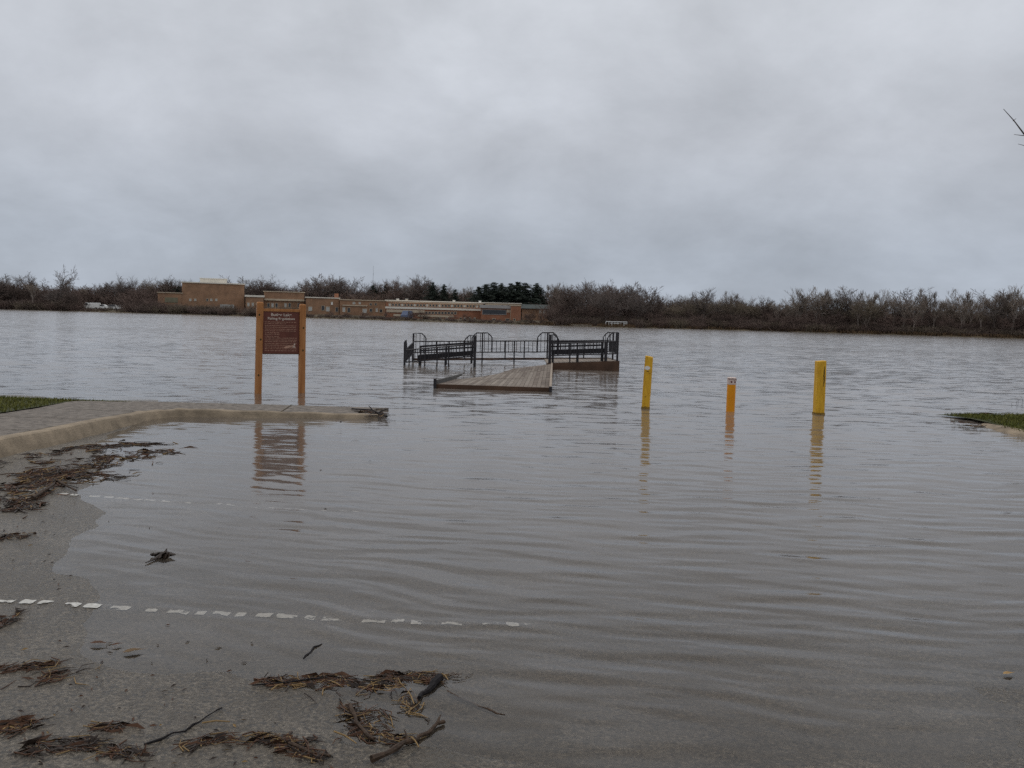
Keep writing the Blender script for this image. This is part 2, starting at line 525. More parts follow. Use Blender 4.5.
# ------------------------------------------------------------------ water
def wave(x, y):
    """low wave trains that bend towards the shore and fine chop"""
    r = np.random.RandomState(11)
    e = np.exp(-np.maximum(y - 3, 0) / 5.5)
    bend = 0.17 * x - 0.42 * 0.5 * np.logaddexp(0, -(x + 0.9) / 0.5)
    warp = np.zeros_like(x)
    for kx, ky, q, l in sines(21, 14, 1.0, 7.0):
        warp += 0.010 * l * np.sin(kx * x + ky * y + q)
    left = 1 / (1 + np.exp((x + 1.4) / 0.6))
    right = 1 - left
    h = np.zeros_like(x)
    for lam, dl, am, q in ((0.37, 2, .0021, .3), (0.31, -7, .0023, 1.9), (0.26, 8, .0017, 4.0), (0.215, -12, .0012, 2.2), (0.18, 14, .0009, 5.1), (0.42, -14, .0012, 0.9), (0.145, 4, .0006, 3.3), (0.48, 11, .0014, 2.7)):
        d = R(dl)
        phi = (y + bend * e) * math.cos(d) + x * math.sin(d) + warp
        th = 2 * math.pi * phi / lam + q
        h += am * right * (np.sin(th) + 0.32 * np.sin(2 * th) + 0.1 * np.sin(3 * th))
    # thin steep crests between flat troughs where the trains run out on the left
    phi = y + bend * np.exp(-np.maximum(y - 3, 0) / 6.5) + warp * 1.4
    s_ = 0.5 + 0.5 * np.sin(2 * math.pi * phi / 0.30)
    h += left * 0.0034 * s_ ** 5
    h += left * 0.0009 * np.sin(2 * math.pi * (phi + .1 * x) / 0.2)
    h *= np.clip(0.85 - (y - 4) * 0.06, .3, .85)
    # chop
    ramp_ = np.clip((y - 5) / 10, 0.04, 1)
    for kx, ky, q, l in sines(23, 36, 0.16, 0.7):
        ax, ay = kx * 0.55, math.copysign(max(abs(ky), 0.4 * abs(kx)), ky)
        h += 0.00085 * l * ramp_ * np.sin(ax * x + ay * y + q)
    depth = np.clip(-ground_z(x, y) + 0.006, 0, 0.12) / 0.03
    return h * np.clip(depth, 0.06, 1) - 0.001


def water():
    s = np.linspace(-1, 1, 620)
    y = np.exp(np.linspace(math.log(1.7), math.log(60), 980))
    X, Y = np.meshgrid(s, y)
    X = X * (Y * 0.75 + 3.0)
    fade = np.clip((60 - Y) / 20, 0, 1) * np.clip(1 - (np.abs(X) / (Y * 0.75 + 3.0) - 0.97) / 0.03, 0, 1)
    Z = wave(X, Y) * fade
    D = np.clip(-ground_z(X, Y), 0, 1.5)
    C = np.clip((Y - 6) / 13, 0.0, 1) ** 1.25
    C = np.maximum(C, 0.035) + 0.7 * np.clip((Y - 19) / 41, 0, 1)
    o = grid_mesh('water', X, Y, Z, M_water, {'depth': D, 'chop': C})
    tag(o, 'brown grey rippled flood water of the lake', kind='structure')
    # the open lake out to its far shore, butted to the near sheet
    m = MB()
    xe = 60 * 0.75 + 3
    x0 = 1.7 * 0.75 + 3
    m.add([(-xe, 60, 0), (xe, 60, 0), (900, 700, 0), (-900, 700, 0)], [(0, 1, 2, 3)])
    m.add([(-900, 1.7, 0), (-x0, 1.7, 0), (-xe, 60, 0), (-900, 700, 0)], [(0, 1, 2, 3)])
    m.add([(x0, 1.7, 0), (900, 1.7, 0), (900, 700, 0), (xe, 60, 0)], [(0, 1, 2, 3)])
    me = m.mesh('open_water', M_water)
    n = len(me.vertices)
    for k, val in (('depth', 1.2), ('chop', 1.7)):
        a = me.attributes.new(k, 'FLOAT', 'POINT'); a.data.foreach_set('value', [val] * n)
    tag(link('open_water', me), 'open grey water of the lake', kind='structure')


water()


# ------------------------------------------------------------------ worn stall lines
def paint_mat(name, worn):
    """old road paint: flakes left on the asphalt, bare where worn away"""
    m = bpy.data.materials.new(name)
    m.use_nodes = True
    t = m.node_tree
    p = t.nodes['Principled BSDF']
    L = t.links.new
    tc = N(t, 'ShaderNodeTexCoord')
    mp = N(t, 'ShaderNodeMapping'); mp.inputs['Scale'].default_value = (0.75, 1.0, 0.0)
    L(tc.outputs['Object'], mp.inputs[0])
    n1 = N(t, 'ShaderNodeTexNoise', ins={'Scale': 12.0, 'Detail': 6.0, 'Roughness': 0.62})
    L(mp.outputs[0], n1.inputs['Vector'])
    at = N(t, 'ShaderNodeAttribute', attribute_name='edge')
    sm = N(t, 'ShaderNodeMath', operation='MULTIPLY_ADD', ins={1: 0.16})
    L(at.outputs['Fac'], sm.inputs[0]); L(n1.outputs['Fac'], sm.inputs[2])
    k = N(t, 'ShaderNodeMapRange', ins={1: worn, 2: worn + 0.02, 3: 0.0, 4: 1.0})
    L(sm.outputs[0], k.inputs[0])
    n2 = N(t, 'ShaderNodeTexNoise', ins={'Scale': 60.0, 'Detail': 3.0})
    L(tc.outputs['Object'], n2.inputs['Vector'])
    r = N(t, 'ShaderNodeValToRGB'); ramp(r, [(0.3, (0.30, 0.29, 0.26)), (0.7, (0.52, 0.51, 0.48))])
    L(n2.outputs['Fac'], r.inputs[0]); L(r.outputs[0], p.inputs['Base Color'])
    p.inputs['Roughness'].default_value = 0.75
    L(k.outputs[0], p.inputs['Alpha'])
    return m


def stripes():
    for x0, x1, y0, sl_, worn, w in ((-4.2, 0.16, 4.50, -0.02, 0.655, .038), (-5.0, -1.2, 7.14, -0.006, 0.675, .04)):
        xs_ = np.linspace(x0, x1, 420); vv_ = np.linspace(-1, 1, 7)
        X, V = np.meshgrid(xs_, vv_)
        Y = y0 + sl_ * (X - x0) + V * w
        E = 1 - np.abs(V) ** 3 - np.clip((X - (x1 - 1.2)) / 1.2, 0, 1) * 0.35
        rg = random.Random(17)
        cut = np.ones_like(xs_); q = x0
        while q < x1:
            g0 = q + rg.uniform(.05, .13); g1 = g0 + rg.choice([.02, .03, .03, .05, .09])
            cut[(xs_ > g0) & (xs_ < g1)] = -1.2
            q = g1
        E = E + 0.35 - 0.0 * V
        E = np.where(cut[None, :] < 0, -1.5, E)
        o = grid_mesh('stall_markings', X, Y, ground_z(X, Y) + 0.004, paint_mat('stripe_paint', worn), {'edge': E})
        tag(o, 'worn white painted stall line on the asphalt', kind='structure')


stripes()


# ------------------------------------------------------------------ kerbs, pavement, lawns
def sweep_profile(path, prof_fn, name, m):
    """path: list of (pos, left normal), prof_fn(i) -> [(offset to lot side, z)]"""
    mb = MB()
    rows = []
    for i, (p, nrm) in enumerate(path):
        rows.append([(p[0] + nrm[0] * o, p[1] + nrm[1] * o, z) for o, z in prof_fn(i)])
    k = len(rows[0])
    v = [q for r_ in rows for q in r_]
    f = []
    for i in range(len(rows) - 1):
        for j in range(k - 1):
            f.append((i * k + j, i * k + j + 1, (i + 1) * k + j + 1, (i + 1) * k + j))
    f.append(tuple(range(k))); f.append(tuple((len(rows) - 1) * k + j for j in reversed(range(k))))
    mb.add(v, f)
    return mb.build(name, m, smooth=False)


LK = []                                    # back line of the left kerb (z given apart)
pts = [(-5.22, y) for y in np.linspace(-14, 11.6, 40)]
cx, cy, rr = -4.62, 12.05, 0.60
for a in np.linspace(180, 98, 12):
    pts.append((cx + rr * math.cos(R(a)), cy + (rr + 0.15) * math.sin(R(a))))
xe0 = pts[-1][0]; ye0 = pts[-1][1]
for x in np.linspace(xe0 + 0.2, -2.0, 14):
    pts.append((x, ye0 + (x - xe0) * 0.125))
LKZ = []
for i, p in enumerate(pts):
    a = pts[max(0, i - 1)]; b = pts[min(len(pts) - 1, i + 1)]
    t = Vector((b[0] - a[0], b[1] - a[1])).normalized()
    LK.append((p, (t.y, -t.x)))
    yy = p[1]
    if p[0] < -4.9: z = 0.205 - (yy - 8.9) * 0.029 if yy > 8.9 else 0.205 + (8.9 - yy) * 0.012
    else: z = 0.105 - (p[0] + 4.9) / 2.9 * 0.055
    LKZ.append(z)


def kerb_prof(i):
    z = LKZ[i] + 0.006 * math.sin(i * 1.7)
    b = z - 0.45
    return [(0.0, b), (0.0, z), (0.12, z + 0.003), (0.145, z - 0.008), (0.165, z - 0.035), (0.215, z - 0.12), (0.245, z - 0.18), (0.26, b)]


kb = sweep_profile(LK, kerb_prof, 'kerb', M_conc)
tag(kb, 'tan concrete kerb turning a corner round the left of the lot', kind='structure')

# pavement: one slab behind the kerb, 6 mm below its back edge; its broken far end dips into the water
pv = MB()
inner = [((p[0] - n[0] * 0.012, p[1] - n[1] * 0.016), z - 0.012) for (p, n), z in zip(LK, LKZ)]
outer = []
for (p, n), z in zip(LK, LKZ):
    if p[0] < -5.2 and p[1] < 11.6: outer.append(((-6.62, p[1]), z - 0.006))
    else: outer.append(None)
k0 = max(i for i, o in enumerate(outer) if o)
ncur = len(outer) - k0 - 1
bk0, bk1 = Vector((-6.75, 13.5)), Vector((-2.12, 14.14))
for j in range(ncur):
    t = (j + 1) / ncur
    if t < 0.25:
        q = Vector((-6.62, 11.6)).lerp(bk0, t / 0.25)
    else:
        q = bk0.lerp(bk1, (t - 0.25) / 0.75)
    outer[k0 + 1 + j] = ((q.x, q.y + 0.012 * math.sin(j * 2.1)), LKZ[k0 + 1 + j] - 0.006)
nv = len(inner)
NS = 7
vv, ff = [], []
rb = random.Random(8)
for i in range(nv):
    for s_ in range(NS):
        t = s_ / (NS - 1)
        a, b = inner[i], outer[i]
        z = a[1] + (b[1] - a[1]) * t + 0
        x = a[0][0] + (b[0][0] - a[0][0]) * t; y = a[0][1] + (b[0][1] - a[0][1]) * t
        if i == nv - 1: x += rb.uniform(-0.12, 0.14)
        vv.append((x, y, z))
for i in range(nv - 1):
    for s_ in range(NS - 1):
        ff.append((i * NS + s_, (i + 1) * NS + s_, (i + 1) * NS + s_ + 1, i * NS + s_ + 1))
nb = len(vv)
edge = [i * NS + NS - 1 for i in range(nv)] + [(nv - 1) * NS + s_ for s_ in reversed(range(NS - 1))]
for e_ in edge: vv.append((vv[e_][0], vv[e_][1], vv[e_][2] - 0.4))
for a in range(len(edge) - 1):
    ff.append((edge[a], edge[a + 1], nb + a + 1, nb + a))
pave = MB().add(vv, ff).build('pavement', M_walk)
tag(pave, 'weathered concrete pavement behind the kerb, running out into the water', kind='structure')
# dark joint between kerb and pavement
jb = MB()
for i in range(nv - 1):
    (p, n_), (p2, n2_) = LK[i], LK[i + 1]
    za, zb_ = LKZ[i] - 0.001, LKZ[i + 1] - 0.001
    jb.add([(p[0] - n_[0] * .001, p[1] - n_[1] * .001, za - .003), (p2[0] - n2_[0] * .001, p2[1] - n2_[1] * .001, zb_ - .003), (p2[0] - n2_[0] * .024, p2[1] - n2_[1] * .024, zb_ - .004), (p[0] - n_[0] * .024, p[1] - n_[1] * .024, za - .004)], [(0, 1, 2, 3)])
tag(jb.build('pavement_joints', M_crack), 'dark joint between the kerb and the pavement', kind='structure')
# scored joints across the pavement
jm = MB()
for (a, b) in [((-5.24, 9.6), (-6.60, 9.6)), ((-5.24, 11.0), (-6.60, 11.0)), ((-5.1, 12.3), (-6.5, 12.3)), ((-5.24, 8.2), (-6.6, 8.2)), ((-3.4, 12.9), (-3.5, 13.95))]:
    def zt(x, y):
        return (0.205 - (y - 8.9) * 0.029 if y > 8.9 else 0.205 + (8.9 - y) * .012) - 0.006 if x < -4.9 else 0.099 - (x + 4.9) / 2.9 * 0.055
    A = Vector((a[0], a[1], 0)); B = Vector((b[0], b[1], 0)); d = (B - A).normalized(); n_ = Vector((-d.y, d.x, 0)) * 0.008
    q = [A + n_, B + n_, B - n_, A - n_]
    jm.add([(w.x, w.y, zt(w.x, w.y) + 0.004) for w in q], [(0, 1, 2, 3)])
tag(jm.build('pavement_joints', M_crack), 'dark joints in the concrete pavement', kind='structure')

# lawns
def lawn(name, poly_rows, label):
    nn = len(poly_rows[0])
    v = [q for r_ in poly_rows for q in r_]
    f = []
    for i in range(len(poly_rows) - 1):
        for j in range(nn - 1):
            f.append((i * nn + j, i * nn + j + 1, (i + 1) * nn + j + 1, (i + 1) * nn + j))
    o = MB().add(v, f).build(name, M_soil)
    tag(o, label, kind='structure')


def lz_left(x, y):
    z = 0.20 - max(0, y - 8.9) * 0.027
    z += 0.015 * min(3, (-6.6 - x))
    if y > 13.45: z -= (y - 13.45) * 0.11
    return z


rows = []
for y in np.linspace(-14, 14.6, 60):
    xr = -6.63 if y < 11.6 else (-6.63 - (y - 11.6) * 0.06 if y < 13.5 else -6.75 + (y - 13.5) * 3.2)
    rows.append([(x, y, lz_left(x, y) + 0.012) for x in np.linspace(-24, min(xr, -3.0), 24)])
lawn('lawn', rows, 'green lawn beside the pavement, sloping into the lake')


def lz_right(x, y):
    return 0.055 + 0.012 * (x - 7.6) - max(0, y - 14.6) * 0.028 - max(0, 8.35 - x) * 0.012


rows = []
for y in np.linspace(-6, 15.75, 50):
    x0 = 7.72 if y < 13.6 else (7.72 + (y - 13.6) * 0.06 if y < 14.9 else 7.80 - (y - 14.9) * 0.2)
    rows.append([(x, y, lz_right(x, y)) for x in np.linspace(x0, 24, 24)])
lawn('lawn', rows, 'green grass island at the right edge of the flooded lot')

RK = []
rp = [(7.95, -6), (7.85, 4), (7.66, 11.5), (7.6, 12.8), (7.58, 13.4), (7.64, 13.9), (7.76, 14.4)]
for i, p in enumerate(rp):
    a = rp[max(0, i - 1)]; b = rp[min(len(rp) - 1, i + 1)]
    t = Vector((b[0] - a[0], b[1] - a[1])).normalized()
    RK.append((p, (-t.y, t.x)))
kr = sweep_profile([((p[0] + 0.14, p[1]), n) for p, n in RK], lambda i: [(0.0, -.35), (0.0, 0.068 - max(0, i - 4) * 0.02), (0.1, 0.066 - max(0, i - 4) * 0.02), (0.2, 0.02 - max(0, i - 4) * 0.02), (0.33, -0.08), (0.36, -.35)], 'kerb', M_conc)
tag(kr, 'tan concrete kerb edging the grass at the right of the lot', kind='structure')


def blades(name, label, gen, n, hmin, hmax, w, seed, m=M_grass, lean=0.5):
    r = random.Random(seed)
    mb = MB()
    for _ in range(n):
        q = gen(r)
        if q is None: continue
        x, y, z = q
        h = r.uniform(hmin, hmax); a = r.uniform(0, 6.28); ww = w * r.uniform(.6, 1.3)
        lx, ly = r.gauss(0, lean) * h, r.gauss(0, lean) * h
        dx, dy = math.cos(a) * ww, math.sin(a) * ww
        mb.add([(x - dx, y - dy, z), (x + dx, y + dy, z), (x + dx * .7 + lx * .4, y + dy * .7 + ly * .4, z + h * .6), (x - dx * .7 + lx * .4, y - dy * .7 + ly * .4, z + h * .6), (x + lx, y + ly, z + h)],
               [(0, 1, 2, 3), (3, 2, 4)])
    o = mb.build(name, m)
    tag(o, label, 'grass', kind='stuff')
    return o


def gen_left(r):
    y = r.uniform(10.5, 14.4); x = r.uniform(-10.5, -5.6)
    xr = -6.63 if y < 11.6 else (-6.63 - (y - 11.6) * 0.06 if y < 13.5 else -6.75 + (y - 13.5) * 2.2)
    if x > xr: return None
    z = lz_left(x, y) + 0.01
    return (x, y, z) if z > -0.01 else None


blades('grass', 'short green grass on the bank behind the pavement', gen_left, 15000, 0.025, 0.065, 0.006, 1)


def gen_edge(r):
    t = r.random() ** 1.6
    q = bk0.lerp(bk1, t * 0.75)
    return (q.x + r.uniform(-.06, .06), q.y + abs(r.gauss(0, 0.05)), 0.075 - t * 0.05)


blades('grass', 'thin line of grass along the back edge of the pavement', gen_edge, 2200, 0.012, 0.04, 0.006, 2)


def gen_right(r):
    y = r.uniform(12.4, 15.6); x = r.uniform(7.6, 10.8)
    if y > 13.6 and x < (7.75 + (y - 13.6) * 0.06 if y < 14.9 else 7.83 - (y - 14.9) * 0.2): return None
    if y > 15.6: return None
    return (x, y, lz_right(x, y))


blades('grass', 'short green grass on the island right of the bollards', gen_right, 13000, 0.025, 0.07, 0.006, 3)


def gen_right_near(r):
    return (lambda x, y: (x, y, lz_right(x, y)))(r.uniform(7.75, 14.5), r.uniform(3.0, 12.4))


blades('grass', 'short green grass of the island towards the near right corner', gen_right_near, 26000, 0.03, 0.075, 0.009, 4)


# ------------------------------------------------------------------ far shore
SH = [(-160, 268), (20, 258), (128, 250), (212, 240), (360, 220), (440, 207), (520, 195), (620, 189), (720, 200), (820, 189), (920, 184), (1004, 175), (1180, 160)]


def shore_d(px):
    for (a, da), (b, db) in zip(SH[:-1], SH[1:]):
        if a <= px <= b:
            return da + (db - da) * (px - a) / (b - a)
    return SH[-1][1] if px > 0 else SH[0][1]


def colx(px, D):
    return float(D * (px - 512) / FPX)


def bank_h(off):
    return -1.3 + 1.35 * min(1, (off + 4) / 4) if off < 0 else (0.05 + 0.9 * (1 - math.exp(-off / 12)) + max(0, off - 40) * 0.006)


def bank_z(px, D):
    return bank_h(D - shore_d(px))


rows = []
for px in np.linspace(-160, 1180, 120):
    D0 = shore_d(px) + 0.8 * math.sin(px * 0.21) + 0.5 * math.sin(px * 0.083)
    row = []
    for off in (-4, 0, 1, 3, 8, 16, 30, 60, 120, 260, 600, 1500):
        D = D0 + off
        row.append((colx(px, D), D, bank_h(off) + (0.06 * math.sin(px * .9 + off) if off >= 0 else 0)))
    rows.append(row)
nn = len(rows[0])
tag(MB().add([q for r_ in rows for q in r_], [(i * nn + j, (i + 1) * nn + j, (i + 1) * nn + j + 1, i * nn + j + 1) for i in range(len(rows) - 1) for j in range(nn - 1)]).build('far_terrain', M_bank, smooth=True),
    'brown bank and low ground beyond the lake', kind='structure')


# ---- bare trees
def tree_chains(seed, H, spread=1.0, upright=0.5, trunk=0.35, nl=7, lean=(0, 0), twig=0.021, kids=(6, 6, 4), trad=0.017):
    r = random.Random(seed)
    woody, fine = MB(), MB()

    def grow(p, d, ln, rad, lev):
        n = 4 if lev < 2 else (3 if lev == 2 else 2)
        pts, rads = [p.copy()], [rad]
        d = d.normalized()
        for i in range(n):
            j = Vector((r.gauss(0, 1), r.gauss(0, 1), r.gauss(0, .7))) * (0.12 + 0.05 * lev)
            d = (d + j + Vector((0, 0, upright * 0.16))).normalized()
            p = p + d * ln / n
            pts.append(p.copy()); rads.append(max(twig * 0.6, rad * (1 - 0.75 * (i + 1) / n)))
        (woody if lev < 2 else fine).tube(pts, rads, 5 if lev == 0 else (4 if lev == 1 else 3), cap=False)
        if lev >= 4: return
        cnt = {0: nl, 1: kids[0], 2: kids[1], 3: kids[2]}[lev]
        for k in range(cnt):
            t = r.uniform(0.3 if lev else 0.55, 1.0)
            if k == cnt - 1: t = 1.0
            i = min(n - 1, int(t * n)); fr = t * n - i
            q = pts[i].lerp(pts[i + 1], fr)
            ax = (pts[i + 1] - pts[i]).normalized()
            a = r.uniform(0, 6.283)
            e = ax.orthogonal().normalized(); g = ax.cross(e)
            side = math.cos(a) * e + math.sin(a) * g
            ang = r.uniform(0.35, 0.85) * spread if k < cnt - 1 else 0.15
            nd = ax * math.cos(ang) + side * math.sin(ang)
            if lev >= 1 and nd.z < -0.1: nd.z *= 0.3
            nl_ = ln * {0: 1.05 * (0.6 / max(trunk, .25)) * 0.6, 1: 0.6, 2: 0.6, 3: 0.6}[lev] * r.uniform(0.7, 1.15)
            grow(q, nd, nl_, max(twig, rads[i] * (0.6 if lev < 2 else 0.5)), lev + 1)
    grow(Vector((0, 0, -0.3)), Vector((lean[0], lean[1], 1)), H * trunk, H * trad, 0)
    # scale to the height asked for
    zm = max(v[2] for v in fine.v)
    k = H / zm
    for b in (woody, fine):
        b.v = [(x * k, y * k, z * k) for x, y, z in b.v]
    return woody, fine


VAR = []


def variant(i, bark, leafage, **kw):
    w, f = tree_chains(100 + i, 10.0, **kw)
    VAR.append((w.mesh('trunk', bark), f.mesh('crown', leafage)))


variant(0, M_bark[0], M_twig[0], spread=1.0, upright=0.45, trunk=0.4, nl=8, kids=(7, 6, 5), twig=.023)
variant(1, M_bark[0], M_twig[1], spread=1.1, upright=0.35, trunk=0.33, nl=8, kids=(7, 6, 5), twig=.023)
variant(2, M_bark[1], M_twig[4], spread=0.62, upright=0.9, trunk=0.5, nl=6, kids=(6, 5, 4), twig=.022, trad=.03)
variant(3, M_bark[1], M_twig[4], spread=0.55, upright=1.0, trunk=0.55, nl=6, kids=(6, 5, 3), twig=.024, trad=.03)
variant(4, M_bark[0], M_twig[2], spread=1.2, upright=0.3, trunk=0.25, nl=9)
variant(5, M_bark[0], M_twig[0], spread=1.2, upright=0.25, trunk=0.42, nl=8, kids=(7, 7, 5), twig=.023, trad=.024)
variant(6, M_bark[0], M_twig[2], spread=0.9, upright=0.6, trunk=0.3, nl=8)
variant(7, M_bark[1], M_twig[3], spread=1.0, upright=0.5, trunk=0.28, nl=9)

PROTO = []
for tr_, cr_ in VAR:
    PROTO.append((tr_, cr_))


def plant(vi, px, D, top_py, label, group, width=1.0, name='bare_tree', rz=None, lean=0.0):
    top = Q(px, top_py, D)
    zb = bank_z(px, D)
    H = max(2.0, top.z - zb)
    o = empty(name, (colx(px, D), D, zb), rz if rz is not None else rnd.uniform(0, 6.28))
    o.scale = (H / 10 * width, H / 10 * width, H / 10)
    if lean: o.rotation_euler = (0, lean, o.rotation_euler.z)
    tag(o, label, 'tree', group)
    link('trunk', PROTO[vi][0], o); link('crown', PROTO[vi][1], o)
    return o


TOP = [(-20, 279), (0, 278), (20, 282), (36, 281), (44, 288), (74, 289), (100, 287), (125, 282), (150, 281), (180, 281), (230, 281), (250, 284), (270, 280), (290, 284), (312, 281), (335, 280), (355, 283),
       (370, 284), (390, 283), (410, 282), (430, 284), (450, 289), (466, 293), (480, 287), (500, 287), (520, 286), (545, 289), (560, 284), (575, 287), (590, 281), (606, 286), (622, 287),
       (640, 288), (655, 293), (668, 297), (682, 296), (700, 292), (730, 294), (745, 299), (765, 298), (785, 295), (800, 292), (820, 290), (845, 290), (870, 293), (890, 295), (905, 291),
       (930, 292), (944, 299), (960, 293), (980, 296), (1000, 290), (1045, 289)]


def top_y(px):
    for (a, ta), (b, tb) in zip(TOP[:-1], TOP[1:]):
        if a <= px <= b: return ta + (tb - ta) * (px - a) / (b - a)
    return 290


SEG = [(-30, 52, 'bare brown tree in the far wood left of the tall leaning tree', 'trees in the wood at the far left'),
       (52, 158, 'bare brown tree on the far shore between the leaning tree and the brick hall', 'trees left of the brick hall'),
       (158, 300, 'bare grey tree showing above the roofs of the brick hall and its wings', 'trees behind the brick hall'),
       (300, 470, 'bare brown tree in the row behind the long school building', 'trees behind the long school building'),
       (470, 560, 'bare grey tree near the dark pines behind the orange brick block', 'trees by the dark pines'),
       (560, 660, 'bare brown tree in the tall wood behind the white railing', 'trees behind the white railing'),
       (660, 770, 'low bare olive brown tree in the wood right of the white railing', 'low trees right of the white railing'),
       (770, 950, 'bare pale upright tree on the far shore behind the right hand bollard', 'pale upright trees on the right shore'),
       (950, 1060, 'bare pale tree in the last clump of the right shore', 'trees at the right end of the shore')]


def seg(px):
    for a, b, l, g in SEG:
        if a <= px < b: return l, g
    return SEG[-1][2], SEG[-1][3]


LOW = ['low bare brown tree at the water edge left of the leaning tree', 'low bare brown tree at the water edge left of the brick hall',
       'low leafless thicket tree at the water edge below the brick hall', 'low bare tree at the water edge before the long school', 'low bare tree at the water edge right of the orange brick block',
       'low bare dark brown tree at the water edge behind the white railing', 'low bare tree at the water edge just right of the white railing', 'low bare red brown tree at the water edge beyond the right bollard',
       'low bare tree at the water edge at the right end of the shore']


